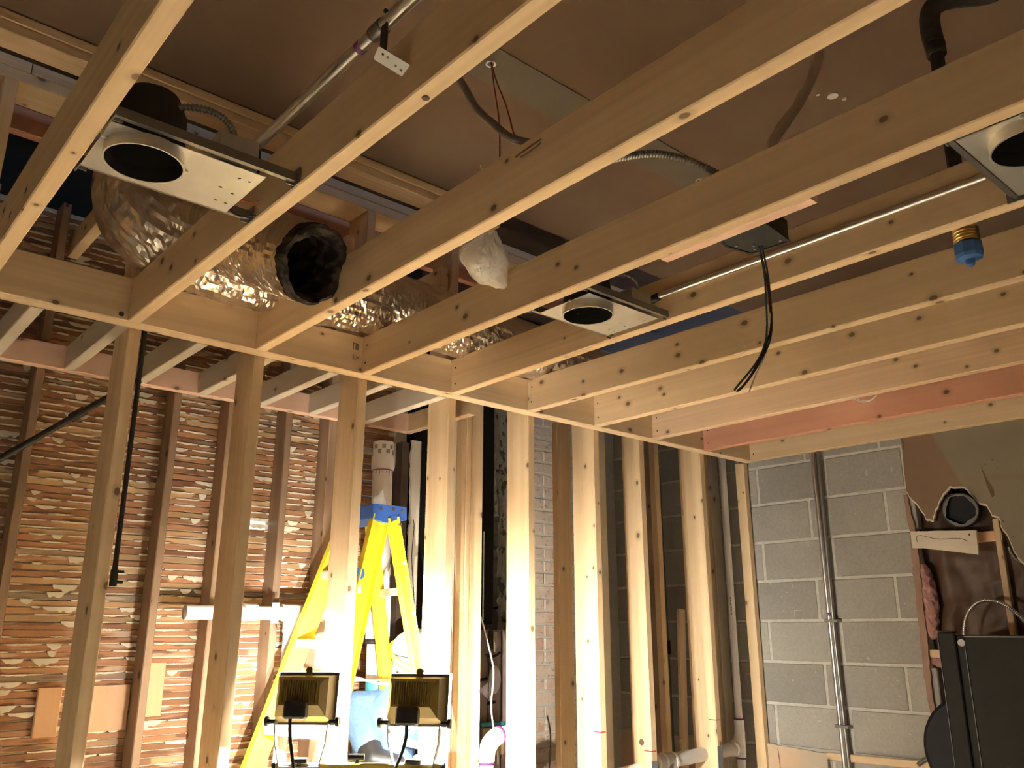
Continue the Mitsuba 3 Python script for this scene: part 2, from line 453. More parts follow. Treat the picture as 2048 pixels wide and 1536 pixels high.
plain('grey_lining', (0.10, 0.095, 0.088), 0.8)
def pinkw(p, n, uv):
    return MX((0.36, 0.285, 0.26), (0.30, 0.23, 0.21), FB(p.x * 9, p.z * 2, 1.0, octaves=3))
mat('pinkish_wall', {'type': 'principled', 'base_color': mikit.proc(pinkw), 'roughness': 0.8, 'specular': 0.2})
def dpink(p, n, uv):
    return MX((0.28, 0.18, 0.135), (0.20, 0.12, 0.085), FB(p.y * 30, p.z * 12, 1.0, octaves=3))
mat('drywall_pink', {'type': 'principled', 'base_color': mikit.proc(dpink), 'roughness': 0.9, 'specular': 0.1})
def remn(p, n, uv):
    c = MX((0.42, 0.35, 0.265), (0.35, 0.28, 0.20), FB(p.y * 7, p.z * 7, 1.0, octaves=3))
    return MX(c, (0.48, 0.31, 0.19), 0.7 * SS(0.5, 0.75, FB(p.y * 4 + 3, p.z * 5, 6.0, octaves=2)))
mat('remnant', {'type': 'principled', 'base_color': mikit.proc(remn), 'roughness': 0.9, 'specular': 0.1})
scene['mat_glass_lit'] = {'type': 'diffuse', 'reflectance': rgb((0.2, 0.2, 0.2))}

# ------------------------------------------------------------------ the room's shell
CEIL = 3.165
struct('floor', bx(-3.1, 3.9, -5.1, 2.2, -0.1, 0.0), 'subfloor')
struct('ceiling', bx(-3.1, 3.9, -5.1, -0.16, CEIL, CEIL + 0.12), 'ceiling_paper')
struct('ceiling_closet', bx(-3.1, 3.9, -0.165, 2.2, 3.36, 3.45), 'dark_board')
part('ceiling', 'joint_strip', bx(0.56, 1.735, -0.935, -0.785, CEIL - 0.004, CEIL), 'joint_compound', label='taped grey joint strip')
for (x, y, r) in ((1.622, -1.468, 0.017), (1.665, -1.485, 0.007), (1.58, -1.44, 0.006)):
    part('ceiling', 'spackle_spot', disc((x, y, CEIL - 0.002), (0, 0, 1), r, 0.005, 14), 'white_plastic')
for (x, y, r) in ((0.10, -1.30, 0.006), (1.30, -1.90, 0.005)):
    part('ceiling', 'nail_hole', disc((x, y, CEIL - 0.001), (0, 0, 1), r, 0.003, 8), 'dark_print')
for (x, y) in ((0.693, -0.865), (1.735, -0.86)):
    part('ceiling', 'broken_rim', lathe([(0.008, 0), (0.016, -0.003), (0.020, 0.002), (0.008, 0.003)], (x, y, CEIL - 0.003), sides=9), 'white_plastic')
struct('wall_left', bx(-2.1, -2.0, -4.3, 2.2, 0, 3.4), 'room_wall_dark')  # unseen wall, moved in and darkened to shape the bounce light
struct('wall_front', bx(-2.1, 3.9, -4.3, -4.2, 0, 3.4), 'room_wall')  # unseen wall, set close and pale to bounce light back

# ---- back wall: old lath with plaster squeezed through
LY = 0.80
wall = 'wall_back'
used.add(wall)
struct('dark_void_panel', bx(-3.0, 1.62, 0.80, 0.87, 3.06, 3.4), 'void_black')  # black panel stands in for the unlit void above the lath
labels[wall] = {'kind': 'structure', 'label': 'old wall of bare wood lath with plaster keys'}
holes = unary_union([sbox(1.30, 2.04, 1.402, 2.34), sbox(1.30, 1.49, 1.402, 1.645), sbox(0.797, 1.913, 0.878, 1.947)])
solid = sbox(-3.0, 0.0, 1.56, 3.06).difference(holes)
part(wall, 'plaster', sheet(solid, 0.02, (0, LY + 0.0248, 0), (1, 0, 0), (0, 0, 1)), 'plaster')
PITCH, LH = 0.0247, 0.0205
STUDX = (-0.074, 0.415, 0.638, 0.889, 1.103)
rows = int((3.06 - 0.90) / PITCH)
keys = []
for i in range(rows):
    z = 0.905 + i * PITCH
    cuts = [-1.3, rnd.choice((-0.074, 0.415, 0.638)), 1.485] if i % 3 else [-1.3, rnd.choice((0.415, 0.889)), 1.485]
    for a, b in zip(cuts[:-1], cuts[1:]):
        spans = [(a, b)]
        if 1.49 < z < 1.645 and b > 1.3:
            spans = [(a, 1.30), (1.402, b)]
        elif 1.913 < z < 1.947 and a < 0.78 and b > 0.89:
            spans = [(a, 0.797), (0.878, b)]
        for (x0, x1) in spans:
            dz0, dz1 = rng.normal(0, 0.0011, 2)
            me, uv = lumber_mesh((x0 + 0.001, LY, z + dz0), (x1 - 0.001, LY, z + dz1), LH + rng.normal(0, 0.0008), 0.0065, (0, 0, 1), 0.0012)
            part(wall, 'lath', me, 'lath', False, uv)
    # plaster pushed through the gap above this lath, hanging over its face
    x = -0.55
    while x < 1.45:
        w = 0.03 + 0.10 * rnd.random() ** 2
        near = 0.70 if (z > 1.9) else 0.52
        if rnd.random() < near and not (1.22 < x < 1.41):
            big = rnd.random() < 0.20
            hgt = (0.010 + 0.012 * rnd.random()) if big else (0.0015 + 0.003 * rnd.random())
            n = max(4, int(w / 0.006))
            zt = z + LH / 2 + 0.0035
            top = [(x + w * k / n, zt + 0.0012 * rnd.random()) for k in range(n + 1)]
            env = [max(0.0, math.sin(math.pi * k / n)) ** 0.5 for k in range(n + 1)]
            low = [(x + w * k / n, zt - 0.003 - hgt * env[k] * (0.45 + 0.75 * meshkit.noise(V(x * 40 + k * 0.55, z * 91, 0)))) for k in range(n, -1, -1)]
            pg = Polygon(top + low).buffer(0)
            if pg.area > 1e-6:
                keys.append(sheet(pg, 0.004 + 0.002 * rnd.random(), (0, LY - 0.0030, 0), (1, 0, 0), (0, 0, 1)))
        x += w + 0.02 * rnd.random() + 0.004
part(wall, 'plaster_key', cat(*keys), 'plaster', label='white plaster keys between the laths', kind='stuff')
part(wall, 'dark_board', bx(1.468, 1.507, 0.70, 0.78, 0.0, 2.36), 'dark_board')
edge = rough_line([(0.0, 0.0), (0.004, 0.6), (-0.003, 1.2), (0.005, 1.8), (0.0, 2.37)], 0.02, 0.006, 3)
part(wall, 'drywall_edge', sheet(Polygon(edge + [(0.055, 2.37), (0.055, 0.0)]), 0.013, (1.505, 0.69, 0), (1, 0, 0), (0, 0, 1)), 'board_white', label='ragged drywall edge')
part(wall, 'crack', tube(smooth_path([(1.528, 0.676, 2.0), (1.532, 0.676, 1.93), (1.527, 0.676, 1.88), (1.534, 0.676, 1.75), (1.531, 0.676, 1.5)], 24), 0.0016, 5), 'void_black')
for (x0, x1, z0, z1) in ((1.40, 1.47, 1.75, 1.80), (1.40, 1.47, 2.24, 2.36)):
    part(wall, 'scrap_board', bx(x0, x1, 0.755, 0.775, z0, z1, 0.002), 'board_white')

# ---- right wall: grey concrete blocks in running bond
WX = 3.33
wr = 'wall_right'
used.add(wr)
labels[wr] = {'kind': 'structure', 'label': 'grey concrete block wall'}
CZ = [2.3685 - 0.2015 * k for k in range(-3, 12)]
part(wr, 'mortar', bx(WX + 0.004, WX + 0.15, -0.80, 2.2, 0.0, 3.0), 'mortar')
bid = 0
for k, ztop in enumerate(CZ):
    z0, z1 = ztop - 0.2015 + 0.006, ztop - 0.006
    if z1 < 0.75 or z0 > 3.0:
        continue
    off = -0.28 if (k % 2) == 0 else -0.388
    y = off - 0.4 * 2
    while y < 1.6:
        a, b = max(y + 0.006, -0.82), min(y + 0.394, 1.6)
        if b - a > 0.03:
            bid += 1
            m = bx(WX + 0.0015 * rnd.random(), WX + 0.05, a, b, max(z0, 0.0), min(z1, 3.0), 0.004)
            part(wr, 'block', m, 'block', False, uv=np.tile(V(bid + 0.5, 0), (len(m.vertices), 1)))
        y += 0.4
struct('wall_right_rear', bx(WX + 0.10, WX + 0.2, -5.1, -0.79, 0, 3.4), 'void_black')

# ---- painted chimney brick behind the studs, its left edge broken
BY = 1.05
wb = 'wall_brick'
used.add(wb)
labels[wb] = {'kind': 'structure', 'label': 'painted brick chimney breast behind the studs'}
mb = bx(2.44, WX, BY + 0.006, BY + 0.3, 0.0, 3.3)
part(wb, 'mortar', mb, 'mortar')
bi = 0
CH = 0.0712
for k in range(int(2.8 / CH)):
    z0 = 0.55 + k * CH
    x = 2.40 - (0.11 if k % 2 else 0.0)
    while x < 3.0:
        bl = 0.205 if k % 6 else 0.10
        a, b = max(x, 2.46), min(x + bl, 3.02)
        if b - a > 0.025:
            bi += 1
            m = bx(a + 0.004, b - 0.004, BY + rng.normal(0, 0.0025), BY + 0.05, z0 + 0.004, z0 + CH - 0.004, 0.006)
            m = m.subdivide()
            m.vertices += 0.003 * (np.stack([meshkit.noise(m.vertices * 60, s) for s in (1, 2, 3)], 1) - 0.5)
            part(wb, 'brick', m, 'brick', False, uv=np.tile(V(bi + 0.5, 0), (len(m.vertices), 1)))
        x += bl
re_ = rough_line([(2.30, 0.55), (2.33, 0.9), (2.275, 1.15), (2.33, 1.35), (2.34, 1.6), (2.335, 1.9), (2.34, 2.12), (2.28, 2.26), (2.31, 2.40), (2.27, 2.56), (2.30, 2.75), (2.32, 2.95)], 0.018, 0.012, 9)
rub = sheet(Polygon(re_ + [(2.50, 2.95), (2.50, 0.55)]), 0.05, (0, BY + 0.035, 0), (1, 0, 0), (0, 0, 1))
rub = rub.subdivide_to_size(0.025)
rub.vertices[:, 1] += -0.03 * (meshkit.fbm(rub.vertices * 26, 3) - 0.5) * (rub.vertices[:, 1] < BY)
part(wb, 'rubble_edge', rub, 'rubble', label='rough broken mortar edge')
struct('sky_block_rear', bx(1.43, 3.5, 1.36, 1.46, 0, 3.4), 'void_black')  # added black enclosure that keeps sky light out of the closet
struct('sky_block_side', bx(1.43, 1.50, 0.83, 1.36, 0, 3.4), 'void_black')  # side of the added enclosure, also shutting out the sky

# ------------------------------------------------------------------ new ceiling joists and the header they hang on
JL = ['pine ceiling joist at the far left whose pale underside crosses the top left corner',
      'pine ceiling joist just right of the biggest metal can light plate, conduit running beside it',
      'pine ceiling joist with the split knot, right behind the open black duct mouth',
      'pine ceiling joist that the plastic-bagged alarm hangs against',
      'pine ceiling joist with the long steel conduit along its left side',
      'pine ceiling joist passing behind the blue pipe plug',
      'knotty pine ceiling joist hanging behind the loose black and red wires',
      'slightly pink pine ceiling joist left of the farthest small can light, beside a thin conduit',
      'reddish fir ceiling joist, the darkest red one',
      'pale pine ceiling joist nearest the concrete block wall']
DX = [-0.0006 / 1.44, 0.002 / 1.8, -0.0164 / 2.14, 0.0052 / 2.19, -0.0182 / 2.06, 0.0204 / 1.9, -0.001 / 1.77, -0.0064 / 1.64, 0.0372 / 1.49, 0.0353 / 1.35]
JM = ['pine'] * 5 + ['pine_knotty'] * 2 + ['pine_warm', 'pine_red', 'pine']
# (J8 is only faintly pink)
HZ = 2.40
for k in range(10):
    x = S * (k - 1) + 0.019 + (0.0078 if k == 9 else 0)
    yl = -4.19 if k < 9 else -3.2
    sl = DX[k]
    if k >= 8: sl = DX[k] * 0.9
    key = board('ceiling_joist', JL[k], 'joist', (x, -0.001, HZ + 0.07), (x - sl * yl, yl, HZ + 0.07), 0.038, 0.140, (1, 0, 0), JM[k], 'new ceiling joists')
    if k >= 3:
        for dz in (0.035, 0.10):
            part(key, 'screw_head', disc((x - 0.0195, -0.022 - 0.01 * rnd.random(), HZ + dz), (1, 0, 0), 0.0035, 0.002, 8), 'dark_print')
board('header_beam', 'long pine header beam that carries the joist ends, running above the studs', 'beam', (-1.6, 0.029, HZ + 0.07), (3.30, 0.029, HZ + 0.07), 0.058, 0.140, (0, 1, 0), 'pine')
H = 'header_beam'
for (x, z, w, h) in ((0.775, 2.497, 0.003, 0.028), (0.781, 2.508, 0.010, 0.004), (0.790, 2.497, 0.014, 0.024), (0.776, 2.456, 0.003, 0.018), (0.783, 2.464, 0.008, 0.003), (0.783, 2.449, 0.008, 0.003), (0.793, 2.456, 0.012, 0.004)):
    part(H, 'grade_stamp', bx(x - w / 2, x + w / 2, -0.0006, 0.001, z - h / 2, z + h / 2), 'stamp')
part(H, 'nail_hole', lathe([(0.0, 0.0), (0.008, 0.0), (0.008, 0.012), (0, 0.012)], (-0.020, -0.001, 2.418), (0, 1, 0), 10), 'dark_print')

J3 = 'ceiling_joist_002'
for pts in ([(1122, -1.318, 2.527), (0, -1.35, 2.530), (0, -1.402, 2.532)], [(0, -1.335, 2.519), (0, -1.362, 2.519), (0, -1.40, 2.524)]):
    part(J3, 'split', tube(smooth_path([(0.4064 - 0.0105, y, z - 0.012) for _, y, z in pts], 14), 0.0022, 6), 'ink', label='dark split around a knot')
part('ceiling_joist_001', 'knot_hole', disc((0.026, -1.50, 2.3995), (0, 0, 1), 0.007, 0.002, 12), 'ink')

# ------------------------------------------------------------------ the closet's short ceiling
SJX = (-0.25, -0.01, 0.237, 0.475, 0.722, 0.953, 1.212)
SJL = ['leftmost short joist between header and pink ledger, cut by the left picture edge',
       'short joist between header and ledger touching the left side of the first wall stud',
       'short joist between header and ledger just right of the black conduit on the first stud',
       'short joist between header and ledger left of the second wall stud',
       'greyish short joist between header and ledger right of the second wall stud',
       'short joist between header and ledger meeting the ledger left of the third stud',
       'short joist above the white pipe stack, whose bright underside ends at the fourth stud']
for x, l in zip(SJX, SJL):
    board('short_joist', l, 'joist', (x + 0.019, 0.06, HZ + 0.0445), (x + 0.019, 0.66, HZ + 0.0445), 0.038, 0.089, (1, 0, 0), 'pine_grey', 'short closet joists')
board('ledger_board', 'pinkish fir ledger nailed across the old lath wall under the short joists', 'ledger', (-1.6, 0.68, HZ + 0.0445), (1.47, 0.68, HZ + 0.0445), 0.038, 0.089, (0, 1, 0), 'pine_pink')
board('ledger_board', 'short pine ledger closing the right end of the closet ceiling behind the fourth stud', 'ledger', (1.489, 0.70, HZ + 0.0445), (1.489, 0.20, HZ + 0.0445), 0.038, 0.089, (1, 0, 0), 'pine')

# ------------------------------------------------------------------ wall studs under and behind the header
ST = [(0.024, 'pine', 'first wall stud from the left, with a black conduit on its right side'),
      (0.433, 'pine', 'second wall stud from the left, orange knots low on its dark side'),
      (0.839, 'pine', 'third wall stud, glaring white at the foot beside the left work light'),
      (1.254, 'pine', 'fourth wall stud, glaring white behind the right work light'),
      (1.681, 'pine', 'wall stud glaring white in front of the broken plaster edge'),
      (2.086, 'pine', 'wall stud glaring white just right of the painted brick'),
      (2.408, 'pine', 'wall stud brightly lit just left of the strip of concrete blocks'),
      (2.890, 'pine', 'orange-lit wall stud between the dark bays, with a red pencil mark near its foot')]
for i, (x, m, l) in enumerate(ST):
    zt = 3.09 if i < 4 else 2.60
    dep = 0.14 if i != 6 else 0.112
    lean = (0.0, 0.0, 0, 0, 0, 0, 0.004, 0.003)[i]
    k = board('wall_stud', l, 'stud', (x + 0.019 + lean, 0.06 + dep / 2, 0.0), (x + 0.019 - lean, 0.06 + dep / 2, zt), 0.038, dep, (1, 0, 0), m, 'new wall studs')
    if i in (5, 6, 7):
        zz = (1.10, 1.0, 1.10)[i - 5]
        part(k, 'red_mark', bx(x - 0.0012, x + 0.030, 0.0588, 0.0605, zz, zz + 0.004), 'red_mark')
        part(k, 'red_mark', bx(x - 0.0012, x + 0.0005, 0.0605, 0.10, zz, zz + 0.004), 'red_mark')
        part(k, 'nail_plate', bx(x - 0.003, x + 0.034, 0.0575, 0.0600, 0.80, (0.962, 0.962, 0.985)[i - 5]), 'grey_tape', label='grey steel nail plate')
    if i == 1:
        for zz, h in ((1.276, 0.018), (1.115, 0.014)):
            part(k, 'orange_knot', disc((x - 0.0005, 0.125, zz), (1, 0, 0), h * 0.62, 0.0015, 14), 'ply')
    if i == 6:
        part(k, 'bored_hole', disc((x - 0.0005, 0.115, 1.035), (1, 0, 0), 0.013, 0.002, 18), 'ink')
board('wall_stud', 'slim end stud beside the black gap at the concrete block wall', 'stud', (3.308, 0.088, 0.0), (3.300, 0.088, 2.40), 0.038, 0.056, (1, 0, 0), 'pine', 'new wall studs')
# built-up post left of the black panel: three plies nailed together
bp = thing('built_up_post', 'post of three studs nailed together, its broad face crossed by a lamp shadow', 'post')
for (x0, x1) in ((1.524, 1.574), (1.575, 1.605), (1.606, 1.672)):
    bpart(bp, 'ply', ((x0 + x1) / 2, 0.39, 0.0), ((x0 + x1) / 2, 0.39, 2.56), x1 - x0 - 0.001, 0.08, (1, 0, 0), 'pine')
bpart(bp, 'backing_strip', (1.516, 0.40, 0.0), (1.516, 0.40, 2.56), 0.014, 0.10, (1, 0, 0), 'pine_grey')
R2 = [(2.137, 2.229, 0.35, 'pine', 'stud set back between the brick and the sixth stud, with a pale edge'),
      (2.322, 2.372, 0.25, 'pine_grey', 'grey shaded stud in the dark bay right of the sixth stud'),
      (2.392, 2.440, 0.31, 'pine', 'brown shaded stud close against the seventh stud'),
      (2.751, 2.789, 0.25, 'pine', 'thin stud just right of the strip of concrete blocks and its conduit'),
      (3.150, 3.200, 0.235, 'pine', 'shaded stud right of the orange-lit stud'),
      (3.235, 3.310, 0.25, 'pine_grey', 'grey-brown stud right behind the thin white vent pipe'),
      ]
for (x0, x1, y, m, l) in R2:
    board('rear_stud', l, 'stud', ((x0 + x1) / 2, y + 0.019, 0.0), ((x0 + x1) / 2, y + 0.019, 2.50), x1 - x0, 0.038, (1, 0, 0), m, 'shaded rear studs')
board('loose_board', 'narrow board leaning behind the orange-lit stud near the floor pipes', 'board', (2.86, 0.27, 0.0), (2.935, 0.27, 1.62), 0.05, 0.02, (1, 0, 0), 'pine')
board('rear_stud', 'dark stud in the deep bay left of the orange-lit stud', 'stud', (3.02, 0.52, 0.0), (3.02, 0.52, 2.5), 0.12, 0.05, (1, 0, 0), 'old_wood')

# old studs standing on the lath wall
OL = ['old dark stud at the far left of the lath wall, a black pipe crossing it',
      'old dark stud between the first and second new studs', 'old stud showing just left of the second new stud',
      'old stud with a blue patch, between the second and third new studs', 'old stud showing just left of the third new stud']
for x, l in zip(STUDX, OL):
    board('old_stud', l, 'stud', (x + rng.normal(0, 0.003), 0.748, 0.0), (x, 0.748, 3.05), 0.030 if x < 1 else 0.046, 0.096, (1, 0, 0), 'old_wood', 'old studs on the lath wall')
board('old_stud', 'old dark stud cut by the left picture edge', 'stud', (-0.325, 0.748, 0.0), (-0.32, 0.748, 3.05), 0.05, 0.096, (1, 0, 0), 'old_wood', 'old studs on the lath wall')

# ------------------------------------------------------------------ upper framing above the header
tp = thing('top_plate', 'double top plate with dark face and pale underside, highest under the ceiling', 'plate')
bpart(tp, 'lower_plate', (-2.0, -0.108, 3.1165), (1.335, -0.108, 3.1165), 0.090, 0.033, (0, 1, 0), 'pine')
bpart(tp, 'upper_plate', (-2.0, -0.112, 3.149), (1.35, -0.112, 3.149), 0.090, 0.031, (0, 1, 0), 'pine')
tp2 = thing('top_plate', 'shadowed double top plate over the tall studs, behind the pale plate', 'plate')
bpart(tp2, 'lower_plate', (-2.0, 0.13, 3.110), (2.4, 0.13, 3.110), 0.14, 0.038, (0, 1, 0), 'pine')
bpart(tp2, 'upper_plate', (-0.352, 0.13, 3.149), (2.4, 0.13, 3.149), 0.14, 0.038, (0, 1, 0), 'pine')
bpart(tp2, 'upper_plate', (-2.0, 0.13, 3.149), (-0.355, 0.13, 3.149), 0.14, 0.038, (0, 1, 0), 'pine')
board('wall_stud', 'cripple stud at the far left edge high above the header', 'stud', (-0.399, 0.13, 2.54), (-0.399, 0.13, 3.09), 0.038, 0.14, (1, 0, 0), 'pine')
board('rim_board', 'reddish rim board high behind the tall studs', 'board', (-2.0, 0.319, 3.105), (2.4, 0.319, 3.105), 0.038, 0.089, (0, 1, 0), 'pine_red')
for x, l in ((-0.034, 'high short joist left of the foil duct, its pale underside ending over the header'), (0.758, 'high short joist between the duct mouth and the third stud'), (1.205, 'high short joist left of the bagged alarm, its pale underside above the foil duct'), (-0.47, 'high short joist by the left picture edge above the header')):
    board('upper_joist', l, 'joist', (x + 0.019, 0.07, 2.915), (x + 0.019, 0.78, 2.915), 0.038, 0.089, (1, 0, 0), 'pine', 'high short joists')
board('scab_board', 'pinkish scab board nailed to the right side of the joist above the black junction box', 'board', (0.8745, -1.34, 2.462), (0.8745, -1.752, 2.462), 0.032, 0.12, (1, 0, 0), 'pine_pink')
# plywood scraps let into the lath wall
for (p0, p1, z0, z1, l, m) in ((0.094, 0.171, 1.160, 1.318, 'plywood patch left of the first stud, standing proud of the lath', 'ply'),
                            (0.245, 0.397, 1.167, 1.319, 'wide plywood patch on the lath between the first stud and the next old stud', 'ply'),
                            (0.430, 0.515, 1.206, 1.392, 'small plywood patch right of the old stud, low on the lath wall', 'ply')):
    board('plywood_patch', l, 'board', ((p0 + p1) / 2, LY - 0.011, z0), ((p0 + p1) / 2, LY - 0.011, z1), p1 - p0, 0.012, (1, 0, 0), m, 'plywood patches on the lath')

# ------------------------------------------------------------------ recessed light cans on their plates
def can(x0, x1, y0, y1, z, label, cx, cy, r, xl, xr, drop=0.025):
    t = thing('light_can', label, 'light fixture', 'recessed light cans')
    pl = sbox(x0, y0, x1, y1).difference(Point(cx, cy).buffer(r - 0.001, 24))
    for (dx, dy) in ((0.018, 0.03), (0.04, 0.03), (0.018, 0.15), (0.04, 0.15), (0.055, 0.09), (0.025, 0.10)):
        pl = pl.difference(Point(x1 - dx, y0 + dy + 0.01).buffer(0.0032, 5))
    part(t, 'mounting_plate', sheet(pl, 0.0018, (0, 0, z), (1, 0, 0), (0, 1, 0)), 'galvanised')
    ro, ri = r, r - 0.003
    part(t, 'collar_ring', lathe([(ri, 0.0), (ro, 0.0), (ro, -drop), (ri - 0.0005, -drop), (ri, 0.0)], (cx, cy, z), sides=56), 'galvanised', 35, label='open round metal collar')
    part(t, 'collar_shade_skin', lathe([(ri - 0.0008, 0.004), (ri - 0.0008, -drop + 0.001)], (cx, cy, z), sides=48), 'dark_steel', 40)  # dark inner skin: shade of the open collar put into its colour
    part(t, 'can_shell', lathe([(ri, 0.004), (ri - 0.004, 0.085), (ri * 0.72, 0.122), (0.0, 0.126)], (cx, cy, z), sides=40), 'dark_steel', 40, label='dark inside of the can')
    part(t, 'socket_cap', lathe([(0, 0.105), (ri * 0.42, 0.105), (ri * 0.42, 0.125), (0, 0.125)], (cx, cy, z), sides=24), 'dark_steel')
    for (dx, dy) in ((ro + 0.008, 0.012), (-ro - 0.006, -0.01)):
        part(t, 'clip', obox((cx + dx, cy + dy, z - 0.003), (0.010, 0.006, 0.006), np.eye(3)), 'steel')
    for yy in (y0 - 0.012, y1 + 0.012):
        bar = cat(bx(xl, xr, yy - 0.006, yy + 0.006, z + 0.006, z + 0.009), bx(xl, xr, yy - 0.006, yy - 0.004, z + 0.006, z + 0.026), bx(xl + 0.02, xr - 0.1, yy + 0.003, yy + 0.006, z + 0.009, z + 0.02))
        part(t, 'hanger_bar', bar, 'steel_dull')
        for xx, s in ((xl + 0.001, 1), (xr - 0.001, -1)):
            part(t, 'hanger_tab', cat(bx(xx, xx + s * 0.003, yy - 0.018, yy + 0.018, z - 0.002, z + 0.035, 0.001), bx(xx, xx + s * 0.02, yy + 0.004, yy + 0.007, z, z + 0.018)), 'steel_dull')
    jb = bx(x1 - 0.10, x1 - 0.015, y0 + 0.01, y1 - 0.05, z + 0.012, z + 0.078, 0.003)
    part(t, 'junction_box', jb, 'galvanised')
    part(t, 'cable', flex([(x1 - 0.06, y0 + 0.03, z + 0.075), (x1 - 0.12, y0 + 0.0, z + 0.10), (cx + 0.05, y0 + 0.01, z + 0.095), (cx - 0.02, y0 + 0.03, z + 0.06)], 0.0065), 'steel_dull', True)
    return t
t = can(-0.364, -0.062, -1.062, -0.862, 2.400, 'biggest recessed light can plate in view, upper left between the two left joists', -0.281, -0.995, 0.0745, -0.368, 0.0)
part(t, 'red_lead', tube(smooth_path([(-0.062, -0.93, 2.402), (-0.045, -0.945, 2.398), (-0.03, -0.935, 2.405), (-0.02, -0.95, 2.41)], 16), 0.0013, 6), 'red_wire')
part(t, 'black_lead', tube(smooth_path([(-0.062, -0.88, 2.402), (-0.035, -0.875, 2.395), (-0.012, -0.87, 2.405), (-0.008, -0.895, 2.398)], 16), 0.0022, 6), 'black_wire')
can(0.887, 1.182, -1.068, -0.866, 2.402, 'recessed light can plate between the middle joists, right of the bagged alarm', 0.962, -0.989, 0.0735, 0.851, 1.219)
can(0.862, 1.182, -2.265, -2.052, 2.402, 'recessed light can plate cut by the right picture edge', 0.95, -2.155, 0.0745, 0.851, 1.205)
t = can(2.49, 2.80, -0.87, -0.66, 2.535, 'farthest and smallest recessed light can plate, beside the reddish joist', 2.585, -0.775, 0.0725, 2.476, 2.845, 0.022)
for dz in (0.0, 0.004):
    part(t, 'white_lead', tube(smooth_path([(2.70, -0.90, 2.56 + dz), (2.76, -0.86 - dz * 3, 2.49), (2.82, -0.90, 2.475 + dz), (2.815, -0.95, 2.51), (2.77, -0.945, 2.55)], 26), 0.0022, 6), 'white_wire')

# ------------------------------------------------------------------ foil ducts
def foil_tube(pts, r, n=150, sides=72, amp=0.020, seed=0, squash=1.0):
    P = smooth_path(pts, n)
    m = tube(P, np.full(n, 1.0) * 1e-6 + np.asarray(r if np.ndim(r) == 0 else np.interp(np.linspace(0, 1, n), np.linspace(0, 1, len(r)), r)), sides, caps=False)
    v = m.vertices.reshape(n, sides, 3)
    c = P[:, None]
    d = v - c
    L = np.concatenate([[0], np.cumsum(np.linalg.norm(np.diff(P, axis=0), axis=1))])
    ang = np.arange(sides) * 2 * np.pi / sides
    uu, aa = np.meshgrid(L, ang, indexing='ij')
    q1 = np.stack([uu * 5, np.cos(aa) * 3.2, np.sin(aa) * 3.2], -1) + seed
    q2 = np.stack([uu * 17 + 3 * meshkit.noise(q1), np.cos(aa) * 5, np.sin(aa) * 5], -1) + seed
    q3 = np.stack([uu * 60, np.cos(aa) * 11, np.sin(aa) * 11], -1) + seed
    ridge = lambda q, s: 1 - 2 * np.abs(2 * meshkit.noise(q, s) - 1)
    k = 1 + amp * (2.2 * (meshkit.noise(q1, 3) - 0.5) + 1.4 * ridge(q2, 5) + 0.9 * ridge(q3, 7))
    k = k * (1 + rng.normal(0, amp * 0.34, k.shape))
    m.vertices = (c + d * k[..., None] * V(1, 1, squash)).reshape(-1, 3)
    uv = np.stack([uu, aa / 6.283 * 3], -1).reshape(-1, 2)
    return m, uv
def foil_thing(name, label, pts, r, **k):
    m, uv = foil_tube(pts, r, **k)
    t = thing(name, label, 'air duct')
    part(t, 'foil_sleeve', m, 'foil', False, uv)
    return t
foil_thing('foil_duct', 'long silver foil duct lying on the header, bulging at its left end',
           [(-0.02, 0.02, 3.0), (-0.025, -0.03, 2.86), (0.01, -0.07, 2.715), (0.15, -0.09, 2.672), (0.40, -0.09, 2.665), (0.75, -0.075, 2.660), (1.1, -0.07, 2.655), (1.5, -0.06, 2.645), (1.9, -0.05, 2.64), (2.2, -0.05, 2.64)], [0.12, 0.14, 0.155, 0.145, 0.12, 0.115, 0.112, 0.11, 0.10, 0.09], n=300, seed=2.0)
t = foil_thing('foil_duct', 'short foil duct branch whose open end is a ragged black mouth between two joists',
               [(0.17, -0.12, 2.70), (0.20, -0.24, 2.655), (0.262, -0.41, 2.565), (0.306, -0.560, 2.490)], [0.125, 0.122, 0.118, 0.112], n=120, seed=9.0)
fwd_m = unit(V(0.306, -0.560, 2.490) - V(0.262, -0.41, 2.565))
mc = V(0.308, -0.567, 2.486)
a_, b_, _ = frame(fwd_m)
n, sd = 36, 60
def mouth_ring(off, rad, seed, wob):
    out = []
    for j in range(sd):
        th = j / sd * 2 * np.pi
        k = 1 + wob * (2 * meshkit.noise(V(math.cos(th) * 1.6, math.sin(th) * 1.6, seed)) - 1) + 0.025 * (2 * meshkit.noise(V(math.cos(th) * 6, math.sin(th) * 6, seed + 4)) - 1)
        out.append(mc + fwd_m * off + rad * k * (math.cos(th) * a_ + math.sin(th) * b_))
    return out
rings = [mouth_ring(-0.02, 0.114, 1, 0.05), mouth_ring(0.012, 0.113, 1, 0.07), mouth_ring(0.016, 0.103, 1, 0.08), mouth_ring(0.0, 0.090, 2, 0.14), mouth_ring(-0.05, 0.083, 2, 0.16), mouth_ring(-0.16, 0.080, 2, 0.15), mouth_ring(-0.28, 0.05, 2, 0.1)]
vv = np.array([p for r_ in rings for p in r_])
ff = []
for i in range(len(rings) - 1):
    for j in range(sd):
        k = (j + 1) % sd
        ff += [(i * sd + j, i * sd + k, (i + 1) * sd + k), (i * sd + j, (i + 1) * sd + k, (i + 1) * sd + j)]
mm = trimesh.Trimesh(vv, np.array(ff), process=False).subdivide()
mm.vertices += 0.010 * (np.stack([meshkit.noise(mm.vertices * 55, s) for s in (4, 5, 6)], 1) - 0.5)
part(t, 'insulation_lining', mm, 'dark_wool', False, label='ragged black insulation lining')

